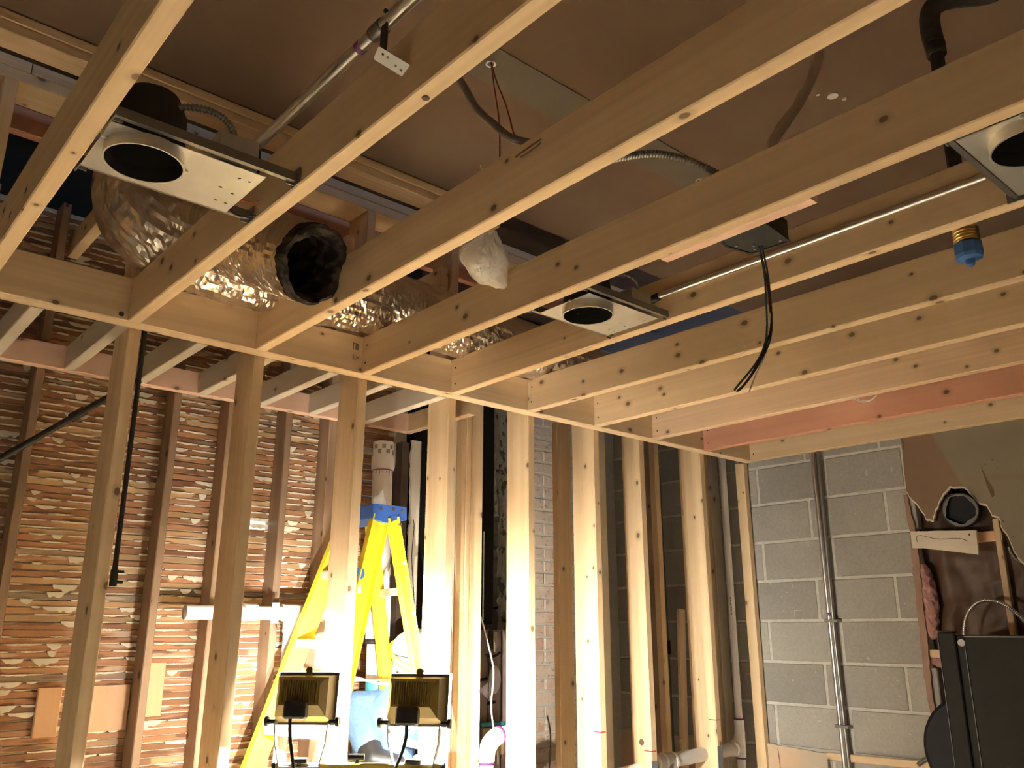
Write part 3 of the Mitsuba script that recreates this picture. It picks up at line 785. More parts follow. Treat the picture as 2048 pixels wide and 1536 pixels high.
# ------------------------------------------------------------------ conduits, cables and wires over the joists
t = thing('steel_conduit', 'shiny steel conduit beside the second joist with a bracket clipped on it', 'conduit')
part(t, 'pipe', tube([(-0.024, -0.90, 2.566), (-0.024, -1.45, 2.566), (-0.022, -2.2, 2.566)], 0.0125, 20), 'steel', True)
part(t, 'coupling', tube([(-0.024, -1.395, 2.566), (-0.024, -1.43, 2.566)], 0.0150, 20), 'steel_dull', True)
part(t, 'red_band', tube([(-0.024, -1.345, 2.566), (-0.024, -1.36, 2.566)], 0.0127, 20), 'primer_purple', True)
part(t, 'connector', tube([(-0.024, -0.90, 2.566), (-0.022, -0.90, 2.50)], 0.012, 14), 'dark_steel', True)
t = thing('hanging_bracket', 'galvanised strap bracket with a perforated plate hanging from the steel conduit', 'bracket')
part(t, 'strap', cat(obox((-0.030, -1.443, 2.523), (0.004, 0.020, 0.085), np.eye(3)), tube([(-0.036, -1.45, 2.58), (-0.012, -1.45, 2.58)], 0.004, 8)), 'dark_steel')
e1 = unit(V(0.058, -0.026, -0.030)); e3 = unit(np.cross(e1, V(0, 0, 1))); e2 = np.cross(e3, e1)
pc = V(-0.043, -1.450, 2.484) + e1 * 0.035
hp = sbox(-0.040, -0.013, 0.036, 0.013).buffer(-0.004).buffer(0.004)
for (a, b) in ((-0.028, 0.004), (-0.018, 0.004), (0.0, -0.002), (0.012, -0.004), (0.026, 0.002)):
    hp = hp.difference(Point(a, b).buffer(0.0022, 5))
part(t, 'plate', sheet(hp, 0.0016, pc, e1, unit(0.5 * e2 + 0.87 * e3)), 'galvanised')
t = thing('steel_conduit', 'long straight steel conduit passing just above the loose hanging wires to a light can', 'conduit')
part(t, 'pipe', tube([(1.203, -1.06, 2.482), (1.203, -1.99, 2.484)], 0.0095, 16), 'steel', True)
part(t, 'connector', tube([(1.203, -1.06, 2.482), (1.203, -1.03, 2.478)], 0.0125, 14), 'dark_steel', True)
one('steel_conduit', 'thin steel conduit beside the pinkish joist, ending at the farthest light can', 'conduit', tube([(2.822, -0.905, 2.595), (2.822, -3.0, 2.600)], 0.0095, 16), 'steel', True)
one('steel_conduit', 'bent steel conduit dropping from the ceiling behind the fourth joist, upper right', 'conduit', tube(smooth_path([(1.075, -1.70, 3.00), (1.055, -1.712, 2.89), (1.00, -1.705, 2.78), (0.905, -1.685, 2.64), (0.862, -1.675, 2.575), (0.855, -1.672, 2.53)], 40), 0.0125, 16), 'steel', True)
one('armoured_cable', 'armoured cable hanging from the ceiling between the second and third joists', 'cable', flex([(0.452, -0.995, 2.94), (0.456, -1.04, 2.88), (0.452, -1.10, 2.78), (0.435, -1.20, 2.67), (0.420, -1.315, 2.565), (0.44, -1.36, 2.548)], 0.0085), 'steel_dull', True)
one('armoured_cable', 'armoured cable arching from the third joist to the fourth', 'cable', flex([(0.60, -1.385, 2.558), (0.66, -1.405, 2.582), (0.73, -1.445, 2.600), (0.80, -1.49, 2.588), (0.855, -1.53, 2.556)], 0.0085), 'steel_dull', True)
t = thing('hanging_wires', 'two thin red wires hanging from a hole in the ceiling joint strip', 'wire')
part(t, 'wire', tube(smooth_path([(0.693, -0.865, 3.17), (0.62, -0.965, 3.02), (0.545, -1.07, 2.86), (0.475, -1.165, 2.72), (0.415, -1.24, 2.56)], 40), 0.0021, 7), 'red_wire', True)
part(t, 'wire', tube(smooth_path([(0.695, -0.867, 3.17), (0.625, -0.97, 3.02), (0.56, -1.075, 2.88), (0.50, -1.18, 2.72), (0.455, -1.27, 2.60), (0.46, -1.32, 2.555)], 40), 0.0021, 7), 'red_wire', True)
t = thing('junction_box', 'black square junction box under the scab board, loose wires hanging from it', 'junction box')
bxp = Polygon([(0.893, -1.475), (0.985, -1.450), (1.070, -1.466), (1.078, -1.572), (0.893, -1.592)])
part(t, 'box', sheet(bxp.buffer(-0.004).buffer(0.004), 0.055, (0, 0, 2.438), (1, 0, 0), (0, 1, 0)), 'dark_steel')
part(t, 'cover_lip', sheet(bxp.buffer(0.002).difference(bxp.buffer(-0.004)), 0.003, (0, 0, 2.436), (1, 0, 0), (0, 1, 0)), 'dark_steel')
for (x, y) in ((1.0, -1.47), (1.05, -1.49), (1.055, -1.56), (1.03, -1.50)):
    part(t, 'screw', disc((x, y, 2.4365), (0, 0, 1), 0.003, 0.003, 8), 'steel')
t = thing('hanging_wires', 'bundle of black, red and white wires hanging loose from the black junction box', 'wire')
base = [(1.045, -1.505, 2.44), (1.075, -1.50, 2.37), (1.083, -1.50, 2.29), (1.062, -1.50, 2.20), (1.012, -1.50, 2.13), (0.965, -1.50, 2.078), (0.912, -1.50, 2.036)]
for off, mm_, nm in ((V(0, 0, 0), 'black_wire', 'black_wire'), (V(0.004, 0.004, 0.0), 'red_wire', 'red_wire'), (V(-0.003, 0.005, 0.002), 'green_wire', 'green_wire'), (V(0.001, -0.004, 0.001), 'black_wire', 'black_wire')):
    pts = [V(*q) + off * (1 + 0.6 * math.sin(i * 2.0 + off[0] * 900)) for i, q in enumerate(base)]
    part(t, nm, tube(smooth_path(pts, 50), 0.0024, 7), mm_, True)
part(t, 'white_wire', tube(smooth_path([V(*q) for q in base[:4]] + [(1.035, -1.503, 2.15), (0.985, -1.503, 2.085), (0.955, -1.503, 2.040)], 50), 0.0020, 7), 'white_wire', True)
t = thing('cast_iron_pipe', 'black iron pipe bending at the ceiling and dropping between the joists to a blue plug', 'pipe')
part(t, 'pipe', tube([(1.425, -1.90, 3.02), (1.44, -1.85, 2.50)], 0.026, 20), 'cast_iron', True) if False else None
PX, PY = 1.30, -1.898
part(t, 'pipe', tube([(PX, PY, 2.93), (PX, PY, 2.43)], 0.0165, 20), 'cast_iron', True)
part(t, 'elbow', tube(smooth_path([(PX, PY, 2.93), (PX - 0.002, PY + 0.004, 2.985), (PX - 0.012, PY - 0.01, 3.03), (PX + 0.02, PY - 0.05, 3.055), (PX + 0.08, PY - 0.13, 3.06)], 30), 0.0245, 20), 'cast_iron', True)
part(t, 'collar', tube([(PX, PY, 2.905), (PX, PY, 2.935)], 0.0235, 20), 'cast_iron', True)
t2 = thing('blue_plug', 'blue plastic pipe plug on ribbed brass threads at the end of the black iron pipe', 'plug')
prof = [(0.0, 0.055)]
for i in range(5):
    prof += [(0.0245, 0.055 - i * 0.008), (0.0285, 0.052 - i * 0.008), (0.0285, 0.050 - i * 0.008), (0.0245, 0.047 - i * 0.008)]
part(t2, 'brass_thread', lathe(prof + [(0.0, 0.010)], (PX, PY, 2.368), sides=28), 'brass', 30)
part(t2, 'cap', lathe([(0, 0.014), (0.031, 0.014), (0.032, -0.014), (0.029, -0.022), (0.012, -0.026), (0.010, -0.038), (0.006, -0.042), (0, -0.043)], (PX, PY, 2.368), sides=8), 'blue_plug')
# smoke alarm hanging in a clear bag
t = thing('smoke_alarm', 'round white smoke alarm hanging in front of a joist inside a plastic bag', 'smoke alarm')
AC = V(0.745, -0.800, 2.545)
toc = unit(CAM - AC)
ad = unit(toc * 0.9 + V(-0.1, -0.15, -0.25))
aa_, ab_, _ = frame(ad)
part(t, 'body', lathe([(0, -0.014), (0.054, -0.014), (0.056, 0.004), (0.050, 0.013), (0.033, 0.017), (0.032, 0.014), (0.0, 0.016)], AC, ad, 40), 'white_plastic', 40)
part(t, 'dome', lathe([(0.032, 0.013), (0.031, 0.024), (0.026, 0.029), (0, 0.031)], AC + aa_ * -0.012 + ab_ * 0.002, ad, 30), 'white_plastic', 40)
for i in range(8):
    th = i * math.pi / 4 + 0.2
    part(t, 'vent_hole', disc(AC + aa_ * (-0.012 + 0.020 * math.cos(th)) + ab_ * (0.002 + 0.020 * math.sin(th)) + ad * 0.030, ad, 0.0022, 0.003, 8), 'dark_print')
for i in range(7):
    part(t, 'print_mark', obox(AC + ad * 0.0165 + aa_ * (0.024 + 0.0025 * i) + ab_ * (0.026 - 0.0052 * i), (0.0035, 0.006, 0.001), (aa_, ab_, ad)), 'grey_plastic')
bagm = trimesh.creation.icosphere(subdivisions=5)
bv = bagm.vertices.copy()
q = bv[:, 0], bv[:, 1], bv[:, 2]
upb = unit(V(0, 0, 1) - ad * ad[2]); rtb = np.cross(upb, ad)
X, Y, Z = q
topk = np.clip((Z - 0.1) / 0.9, 0, 1)
sx = 0.062 * (1 - 0.55 * topk)
pt = AC + ad * 0.004 + np.outer(X * sx, rtb) + np.outer(Z * np.where(Z > 0, 0.105, 0.066), upb) + np.outer(Y * 0.036 * (1 - 0.5 * topk), ad)
corner = np.exp(-((X + 0.86) ** 2 + (Z - 0.15) ** 2) * 7)
corner2 = np.exp(-((X - 0.45) ** 2 + (Z + 0.85) ** 2) * 7)
pt += np.outer(corner, rtb) * -0.028 + np.outer(corner, upb) * 0.010 + np.outer(corner2, rtb) * 0.022 + np.outer(corner2, upb) * -0.018
pt += 0.012 * np.stack([meshkit.noise(bv * V(5, 5, 3) + s, 3) - 0.5 for s in (0, 9, 17)], 1) + 0.006 * np.stack([np.abs(meshkit.noise(bv * 11 + s, 3) - 0.5) for s in (0, 9, 17)], 1)
bagm.vertices = pt
kb = one('plastic_bag', 'clear plastic bag wrapped around the hanging smoke alarm', 'bag', bagm, 'bag_film', True)
part(kb, 'twisted_top', tube([AC + upb * 0.10, AC + upb * 0.15 + V(0, 0, 0.03), AC + V(-0.01, 0.03, 0.33)], [0.010, 0.004, 0.002], 8), 'white_plastic', True)

# ------------------------------------------------------------------ pipes on the left
one('black_conduit', 'black conduit strapped to the right side of the first wall stud', 'conduit', tube([(0.0755, 0.075, 2.46), (0.0785, 0.072, 1.66)], 0.0072, 14), 'dark_steel', True)
K = 'black_conduit'
part(K, 'end_fitting', tube([(0.0785, 0.072, 1.675), (0.0787, 0.072, 1.628)], 0.0105, 14), 'dark_steel', True)
for z in (1.67, 1.64):
    part(K, 'strap', bx(0.085, 0.104, 0.066, 0.078, z - 0.004, z + 0.004, 0.001), 'dark_steel')
one('black_pipe', 'black iron pipe slanting across the lath wall at the left edge', 'pipe', tube([(-0.45, 0.645, 1.798), (0.10, 0.645, 2.282), (0.47, 0.645, 2.595)], 0.0115, 14), 'cast_iron', True)
part('black_pipe', 'coupling', tube([(0.035, 0.645, 2.225), (0.075, 0.645, 2.260)], 0.0165, 14), 'cast_iron', True)
t = thing('pvc_drain', 'white plastic drain pipe running level along the lath wall with a tee dropping down', 'pipe')
PZ, PYY = 1.575, 0.62
part(t, 'pipe', tube([(0.50, PYY, PZ - 0.004), (1.24, PYY, PZ)], 0.0265, 24), 'pvc', True)
part(t, 'tee', cat(tube([(0.885, PYY, PZ), (0.985, PYY, PZ)], 0.0325, 24), tube([(0.925, PYY, PZ), (0.925, PYY, 1.50)], 0.0315, 24)), 'pvc_fit', 40)
part(t, 'coupling', tube([(1.005, PYY, PZ), (1.06, PYY, PZ)], 0.0325, 24), 'pvc_fit', 40)
part(t, 'coupling', tube([(0.72, PYY, PZ), (0.775, PYY, PZ)], 0.0322, 24), 'pvc_fit', 40)
part(t, 'drop', tube([(0.922, PYY, 1.52), (0.912, PYY, 0.4)], 0.0252, 24), 'pvc', True)
for x in (0.777, 0.991, 1.003):
    part(t, 'primer_ring', tube([(x - 0.002, PYY, PZ), (x + 0.002, PYY, PZ)], 0.0278, 24), 'primer_purple', True)
one('blue_patch', 'small blue patch on the old stud where the drain pipe crosses', 'tape', bx(0.826, 0.856, 0.591, 0.5935, 1.535, 1.612), 'blue_patch')  # plain blue patch where the pipe crosses the stud
t = thing('pvc_stack', 'tall white plastic drain stack with a collared cap behind the ladder', 'pipe')
SX, SY = 1.315, 0.60
xs = lambda z: 1.318 - 0.018 * (z - 1.3)
part(t, 'pipe', tube([(xs(0.0), SY, 0.0), (xs(2.2), SY, 2.2)], 0.044, 32), 'pvc', True)
part(t, 'hub', tube([(xs(2.19), SY, 2.19), (xs(2.25), SY, 2.25)], 0.0505, 32), 'pvc_fit', 40)
part(t, 'top_fitting', tube([(xs(2.25), SY, 2.25), (xs(2.315), SY, 2.315)], 0.045, 32), 'pvc_fit', 40)
for i in range(6):
    th = -2.9 + i * 0.42
    for zz in (2.268, 2.290):
        if (i + (zz > 2.28)) % 2:
            part(t, 'printed_square', obox((xs(zz) + 0.0452 * math.cos(th), SY + 0.0452 * math.sin(th), zz), (0.016, 0.002, 0.018), (V(-math.sin(th), math.cos(th), 0), V(math.cos(th), math.sin(th), 0), V(0, 0, 1))), 'grey_plastic')
part(t, 'primer_ring', tube([(xs(2.186), SY, 2.184), (xs(2.186), SY, 2.190)], 0.0452, 32), 'primer_purple', True)
for i in range(7):
    th = -2.75 + i * 0.33
    L = 0.012 + 0.02 * rnd.random()
    part(t, 'primer_drip', tube([(xs(2.18) + 0.0443 * math.cos(th), SY + 0.0443 * math.sin(th), 2.186), (xs(2.18) + 0.0443 * math.cos(th), SY + 0.0443 * math.sin(th), 2.186 - L)], 0.0010, 5), 'primer_purple')
part(t, 'tee', cat(tube([(xs(1.5), SY, 1.47), (xs(1.6), SY, 1.66)], 0.051, 32), tube([(SX, SY, PZ), (SX - 0.09, SY + 0.01, PZ)], 0.036, 24)), 'pvc_fit', 40)
part(t, 'rubber_band', tube([(SX - 0.073, SY + 0.01, PZ), (SX - 0.060, SY + 0.01, PZ)], 0.0375, 24), 'rubber', True)
part(t, 'rubber_band', tube([(xs(1.46), SY, 1.455), (xs(1.46), SY, 1.475)], 0.0525, 32), 'rubber', True)
part(t, 'teal_label', tube([(xs(1.3), SY, 1.262), (xs(1.3), SY, 1.315)], 0.0447, 32), 'teal_label', True)
one('brown_pipe', 'rusty brown vertical pipe left of the white drain stack', 'pipe', tube([(1.215, 0.66, 0.0), (1.215, 0.66, 1.47)], 0.030, 24), 'old_brown', True)

# ------------------------------------------------------------------ things beyond the broken plaster edge
t = thing('black_door', 'tall black door leaf standing in the opening behind the fourth stud', 'door')
part(t, 'sheet', bx(1.700, 2.155, 0.85, 0.862, 1.545, 3.1, 0.002), 'black_paint')
part(t, 'rail', bx(1.700, 2.175, 0.835, 0.862, 1.515, 1.545, 0.004), 'black_plastic')
part(t, 'post', bx(1.56, 1.585, 0.84, 0.87, 0.0, 3.1, 0.002), 'black_paint')
part(t, 'post', bx(2.052, 2.070, 0.838, 0.850, 1.545, 3.1, 0.002), 'black_plastic')
part(t, 'post', bx(1.60, 1.70, 0.80, 0.86, 0.0, 3.1, 0.002), 'black_paint')
part(t, 'light_leak_strip', bx(2.074, 2.080, 0.834, 0.838, 1.56, 2.0), 'white_plastic')  # white strip painted in for daylight leaking past the door edge
t = thing('shutoff_valve', 'chrome shut-off valve with dark pipe hooks below the black panel', 'valve')
part(t, 'body', lathe([(0, 0.05), (0.014, 0.05), (0.014, 0.02), (0.020, 0.012), (0.020, -0.02), (0.012, -0.035), (0.012, -0.05), (0, -0.05)], (2.19, 0.88, 1.455), sides=20), 'steel', 40)
part(t, 'stem', tube([(2.165, 0.875, 1.53), (2.165, 0.875, 1.42)], 0.010, 12), 'cast_iron', True)
part(t, 'hook', tube(smooth_path([(2.13, 0.87, 1.395), (2.17, 0.87, 1.385), (2.22, 0.87, 1.405)], 16), 0.006, 8), 'cast_iron', True)
part(t, 'hook', tube(smooth_path([(2.135, 0.87, 1.385), (2.15, 0.87, 1.355), (2.165, 0.87, 1.34)], 12), 0.005, 8), 'cast_iron', True)
one('white_cord', 'thin white cord hanging down beside the triple post', 'cord', tube(smooth_path([(1.66, 0.445, 1.70), (1.73, 0.46, 1.62), (1.80, 0.5, 1.545), (1.842, 0.5, 1.43), (1.868, 0.5, 1.33), (1.856, 0.5, 1.20), (1.868, 0.5, 1.11), (1.895, 0.5, 0.95)], 60), 0.0042, 8), 'white_wire', True)
one('oval_plate', 'pale oval plate hanging behind the white cord', 'plate', lathe([(0, 0.004), (0.030, 0.004), (0.034, 0.0), (0, 0.0)], (0, 0, 0), (0, -1, 0), 32).apply_transform(np.array([[1.15, 0, 0, 2.195], [0, 1, 0, 0.88], [0, 0, 2.0, 1.275], [0, 0, 0, 1.0]])), 'grey_film')
struct('wall_far', bx(1.58, 2.44, 0.935, 0.955, 0.0, 1.515), 'pinkish_wall')
for i in range(9):
    part('wall_far', 'board_seam', bx(1.60 + 0.085 * i, 1.604 + 0.085 * i, 0.931, 0.936, 0.0, 1.51), 'dark_board')
for (x, z) in ((2.145, 1.272), (2.20, 1.16)):
    part('wall_far', 'peg', tube([(x - 0.02, 0.915, z), (x + 0.025, 0.915, z + 0.006)], 0.008, 8), 'cast_iron')
t = thing('wooden_box', 'pale wooden box with a teal top edge beyond the triple post, low in the gap', 'box')
bpart(t, 'side_board', (2.13, 0.90, 0.985), (2.27, 0.90, 0.985), 0.13, 0.02, (0, 0, 1), 'strip_wood')
part(t, 'teal_edge', bx(2.12, 2.27, 0.888, 0.912, 1.055, 1.075, 0.002), 'teal_label')
t = thing('pvc_elbow', 'white plastic pipe elbow low between the triple post and the plaster edge', 'pipe')
part(t, 'elbow', tube(smooth_path([(1.78, 0.36, 1.085), (1.755, 0.36, 1.075), (1.725, 0.36, 1.045), (1.715, 0.36, 0.99)], 20), 0.037, 24), 'pvc_fit', 40)
part(t, 'pipe', tube([(1.715, 0.36, 1.0), (1.712, 0.36, 0.4)], 0.031, 24), 'pvc', True)
for z in (0.985,):
    part(t, 'primer_ring', tube([(1.714, 0.36, z - 0.004), (1.714, 0.36, z + 0.004)], 0.0378, 24), 'primer_purple', True)
part(t, 'pipe', tube([(1.78, 0.36, 1.085), (1.83, 0.36, 1.095)], 0.031, 24), 'pvc', True)
part(t, 'primer_ring', tube([(1.782, 0.36, 1.086), (1.789, 0.36, 1.087)], 0.0376, 24), 'primer_purple', True)
one('dark_cable', 'dark cable hanging down the painted brick beside the stud', 'cable', tube(smooth_path([(1.93, 0.22, 1.165), (1.948, 0.22, 1.10), (1.945, 0.22, 1.0), (1.935, 0.22, 0.85)], 24), 0.0035, 8), 'black_wire', True)

# ------------------------------------------------------------------ pipes by the block wall
t = thing('pvc_vent', 'thin white vent pipe rising left of the slim end stud, standing on a tee', 'pipe')
part(t, 'pipe', tube([(3.228, 0.16, 2.50), (3.222, 0.16, 1.05)], 0.0185, 24), 'pvc', True)
for i in range(6):
    part(t, 'print_mark', obox((3.2065, 0.1505, 1.60 + 0.016 * i), (0.002, 0.008, 0.010), np.eye(3)), 'grey_plastic')
part(t, 'tee', cat(tube([(3.221, 0.16, 1.075), (3.219, 0.16, 0.90)], 0.0255, 24), tube(smooth_path([(3.221, 0.16, 1.02), (3.20, 0.16, 0.975), (3.15, 0.16, 0.958)], 14), 0.027, 24)), 'pvc_fit', 40)
part(t, 'primer_ring', tube([(3.2215, 0.16, 1.077), (3.2215, 0.16, 1.083)], 0.0262, 24), 'primer_purple', True)
part(t, 'primer_ring', tube([(3.219, 0.16, 0.893), (3.219, 0.16, 0.90)], 0.0262, 24), 'primer_purple', True)
part(t, 'lower_pipe', tube([(3.219, 0.16, 0.90), (3.215, 0.16, 0.3)], 0.0215, 24), 'pvc', True)
t = thing('pvc_drain', 'fat grey-white drain pipe running level through the studs at the bottom right', 'pipe')
zc = 0.938
part(t, 'pipe', tube([(2.60, 0.15, zc - 0.004), (3.17, 0.15, zc + 0.010)], 0.032, 28), 'pvc_dim', True)
part(t, 'pipe', tube([(1.95, 0.15, zc - 0.045), (2.56, 0.15, zc - 0.012)], 0.026, 28), 'pvc', True)
part(t, 'wye', cat(tube([(2.52, 0.15, zc - 0.008), (2.66, 0.15, zc - 0.003)], 0.038, 28), tube([(2.63, 0.15, zc - 0.01), (2.58, 0.10, zc - 0.09)], 0.033, 24)), 'pvc_dim', 40)
for x in (2.53, 2.585, 2.655):
    part(t, 'hub_ring', tube([(x - 0.006, 0.15, zc - 0.006), (x + 0.006, 0.15, zc - 0.005)], 0.0415, 28), 'pvc_fit', 40)
part(t, 'hub_ring', tube([(3.13, 0.15, zc + 0.009), (3.145, 0.15, zc + 0.010)], 0.0365, 28), 'pvc_fit', 40)
t = thing('steel_conduit', 'pair of steel conduits clipped up the concrete block wall', 'conduit')
part(t, 'pipe', tube([(3.300, -0.345, 2.44), (3.304, -0.352, 0.5)], 0.0125, 18), 'steel', True)
part(t, 'pipe', tube([(3.300, -0.376, 2.44), (3.304, -0.366, 1.5), (3.304, -0.378, 0.5)], 0.0105, 18), 'steel_dull', True)
for z in (1.56, 1.08):
    part(t, 'strap', bx(3.289, 3.329, -0.395, -0.325, z - 0.008, z + 0.008, 0.002), 'steel_dull')
part(t, 'pink_band', tube([(3.302, -0.3485, 1.585), (3.302, -0.3485, 1.60)], 0.0128, 18), 'primer_purple', True)
t = thing('steel_conduit', 'dark steel conduit on the blocks in the deep bay left of the orange-lit stud', 'conduit')
part(t, 'pipe', tube([(3.285, 0.66, 2.46), (3.275, 0.64, 0.6)], 0.0115, 16), 'steel_dull', True)
part(t, 'coupling', tube([(3.279, 0.647, 1.46), (3.279, 0.645, 1.385)], 0.017, 16), 'dark_steel', True)

# ------------------------------------------------------------------ right wall: remains of drywall, insulation and boards
ex, ey = (0, -1, 0), (0, 0, 1)   # outline coordinates: u = -y, z
tear = [(0.800, 2.46), (0.792, 2.14), (0.83, 2.075), (0.868, 2.003), (0.898, 1.993), (0.912, 2.03), (0.935, 2.085), (0.99, 2.135), (1.05, 2.13), (1.09, 2.075), (1.105, 2.055), (1.135, 2.04), (1.150, 1.995), (1.175, 1.985), (1.185, 1.93), (1.205, 1.88), (1.225, 1.81), (1.25, 1.765), (1.30, 1.72), (1.40, 1.60), (1.55, 1.45), (1.9, 1.40)]
tr = rough_line(tear[1:], 0.010, 0.005, 21)
dp = Polygon([tear[0]] + tr + [(1.9, 2.75), (0.800, 2.75)]).buffer(0)
t = thing('drywall_panel', 'torn brown drywall hanging on the right wall with a jagged lower edge', 'drywall')
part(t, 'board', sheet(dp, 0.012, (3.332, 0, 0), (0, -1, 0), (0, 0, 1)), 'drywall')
ring = dp.exterior
lip = Polygon(tr + [(u, z + 0.007) for u, z in reversed(tr)]).buffer(0.0012)
part(t, 'torn_paper_edge', sheet(lip, 0.0135, (3.333, 0, 0), (0, -1, 0), (0, 0, 1)), 'board_white', label='pale torn gypsum edge')
part(t, 'gouge', sheet(Polygon([(1.135, 2.215), (1.142, 2.17), (1.150, 2.12), (1.162, 2.075), (1.172, 2.085), (1.172, 2.11), (1.155, 2.15)]), 0.002, (3.3195, 0, 0), (0, -1, 0), (0, 0, 1)), 'ink')
part(t, 'gouge', sheet(Polygon([(0.798, 2.40), (0.806, 2.40), (0.812, 2.37), (0.806, 2.345), (0.801, 2.35), (0.805, 2.37)]), 0.002, (3.3195, 0, 0), (0, -1, 0), (0, 0, 1)), 'ink')
for (u, z) in ((1.155, 2.225), (1.185, 2.24), (1.20, 2.20), (1.19, 1.97), (1.22, 1.90)):
    part(t, 'nail_hole', disc((3.3195, -u, z), (1, 0, 0), 0.003, 0.002, 8), 'ink')
fur = rough_line([(0.776, 2.13), (0.782, 1.95), (0.777, 1.75), (0.770, 1.45), (0.765, 1.25), (0.790, 0.95)], 0.014, 0.004, 31)
fur2 = rough_line([(0.812, 0.95), (0.795, 1.25), (0.80, 1.45), (0.808, 1.75), (0.812, 1.95), (0.794, 2.13)], 0.014, 0.004, 32)
part(t, 'remnant_strip', sheet(Polygon(fur + fur2).buffer(0), 0.014, (3.331, 0, 0), (0, -1, 0), (0, 0, 1)), 'drywall_pink', label='thin pinkish remnant along the blocks')
# insulation batt: crumpled kraft paper
gu, gz = np.meshgrid(np.linspace(0.80, 1.60, 70), np.linspace(0.9, 2.12, 110), indexing='ij')
P3 = np.stack([gu * 0, -gu, gz], -1)
nx = 3.385 + 0.05 * (meshkit.fbm(np.stack([gu * 7, gz * 4, gu * 0], -1), 4) - 0.5) + 0.02 * np.abs(meshkit.noise(np.stack([gu * 18, gz * 9, gu * 0 + 4], -1)) - 0.5)
nx = nx - 0.03 * np.exp(-((gu - 0.90) / 0.05) ** 2)
P3[..., 0] = nx
idx = np.arange(70 * 110).reshape(70, 110)
q = np.stack([idx[:-1, :-1], idx[1:, :-1], idx[1:, 1:], idx[:-1, 1:]], -1).reshape(-1, 4)
kf = trimesh.Trimesh(P3.reshape(-1, 3), np.vstack([q[:, [0, 1, 2]], q[:, [0, 2, 3]]]), process=False)
t = thing('insulation_batt', 'brown kraft paper insulation bared inside the torn right wall', 'insulation')
part(t, 'kraft_paper', kf, 'kraft', True)
def tuft(pts, seed):
    m = body_mesh(hull_chain([(V(*a[:3]), a[3], V(*b[:3]), b[3]) for a, b in zip(pts[:-1], pts[1:])]), 0.012, 3)
    m.vertices += 0.030 * (np.stack([meshkit.fbm(m.vertices * 55, 3, s + seed) for s in (0, 5, 9)], 1) - 0.5)
    return m
part(t, 'pink_wool', tuft([(3.345, -0.815, 1.79, 0.022), (3.345, -0.828, 1.70, 0.032), (3.345, -0.825, 1.60, 0.030), (3.345, -0.82, 1.50, 0.024)], 1), 'fibreglass_pink', True, label='pink glass wool')
part(t, 'pink_wool', tuft([(3.35, -0.80, 1.385, 0.022), (3.35, -0.86, 1.375, 0.026), (3.35, -0.92, 1.37, 0.022)], 2), 'fibreglass_pink', True)
part(t, 'pink_wool', tuft([(3.34, -0.785, 1.945, 0.014), (3.34, -0.79, 1.91, 0.016)], 3), 'fibreglass_pink', True)
one('plaster_board', 'pale broken board nailed across the insulation below the black duct mouth', 'board', sheet(Polygon(rough_line([(0.800, 1.956), (1.087, 1.937)], 0.02, 0.001, 41) + [(1.081, 1.832)] + rough_line([(0.99, 1.850), (0.885, 1.868)], 0.02, 0.002, 44) + [(0.86, 1.875), (0.80, 1.880)]), 0.012, (3.300, 0, 0), (0, -1, 0), (0, 0, 1)), 'board_white')
kk = 'plaster_board'
part(kk, 'crack', tube(smooth_path([(3.287, -0.828, 1.905), (3.287, -0.83, 1.932), (3.287, -0.86, 1.930), (3.287, -0.90, 1.916), (3.287, -0.96, 1.909), (3.287, -1.02, 1.905), (3.287, -1.045, 1.893)], 40), 0.0012, 5), 'ink')
part(kk, 'hole', disc((3.2875, -1.057, 1.921), (1, 0, 0), 0.005, 0.002, 8), 'ink')
board('blocking', 'short wood blocking behind the pale broken board on the right wall', 'board', (3.365, -0.84, 1.914), (3.365, -1.165, 1.914), 0.045, 0.03, (0, 0, 1), 'ply')
board('furring_strip', 'light wood furring strip on the right edge of the torn wall opening', 'strip', (3.362, -1.150, 1.985), (3.362, -1.146, 0.9), 0.026, 0.03, (0, 1, 0), 'strip_wood')
board('blocking', 'short yellow wood block between the insulation pieces, left of the black cabinet', 'board', (3.345, -0.770, 1.416), (3.345, -0.87, 1.416), 0.036, 0.03, (0, 0, 1), 'strip_wood')
t = thing('duct_boot', 'dark round duct stub with a ragged mouth poking through the torn drywall', 'air duct')
DB = V(3.35, -1.022, 2.035)
dd = unit(V(-0.85, -0.12, -0.06))
part(t, 'sleeve', lathe([(0.072, -0.05), (0.074, 0.04), (0.075, 0.055), (0.0715, 0.055), (0.070, 0.0), (0.069, -0.06), (0.0, -0.06)], DB, dd, 48), 'dark_steel', 35)
a, b, _ = frame(dd)
def ragged(r0, w, sd, f=2.4):
    return [(r0 * (1 + w * (2 * meshkit.noise(V(math.cos(th) * f, math.sin(th) * f, sd)) - 1) + 0.05 * (2 * meshkit.noise(V(math.cos(th) * 8, math.sin(th) * 8, sd)) - 1)) * math.cos(th), r0 * (1 + w * (2 * meshkit.noise(V(math.cos(th) * f, math.sin(th) * f, sd)) - 1) + 0.05 * (2 * meshkit.noise(V(math.cos(th) * 8, math.sin(th) * 8, sd)) - 1)) * math.sin(th)) for th in np.arange(60) * 2 * np.pi / 60]
part(t, 'ragged_lining', sheet(Point(0, 0).buffer(0.0725, 24).difference(Polygon(ragged(0.060, 0.16, 3.0)).buffer(0)), 0.004, DB + dd * 0.050, a, b), 'grey_lining', label='torn grey lining')
part(t, 'dark_throat', disc(DB + dd * 0.030, dd, 0.069, 0.004, 30), 'void_black')
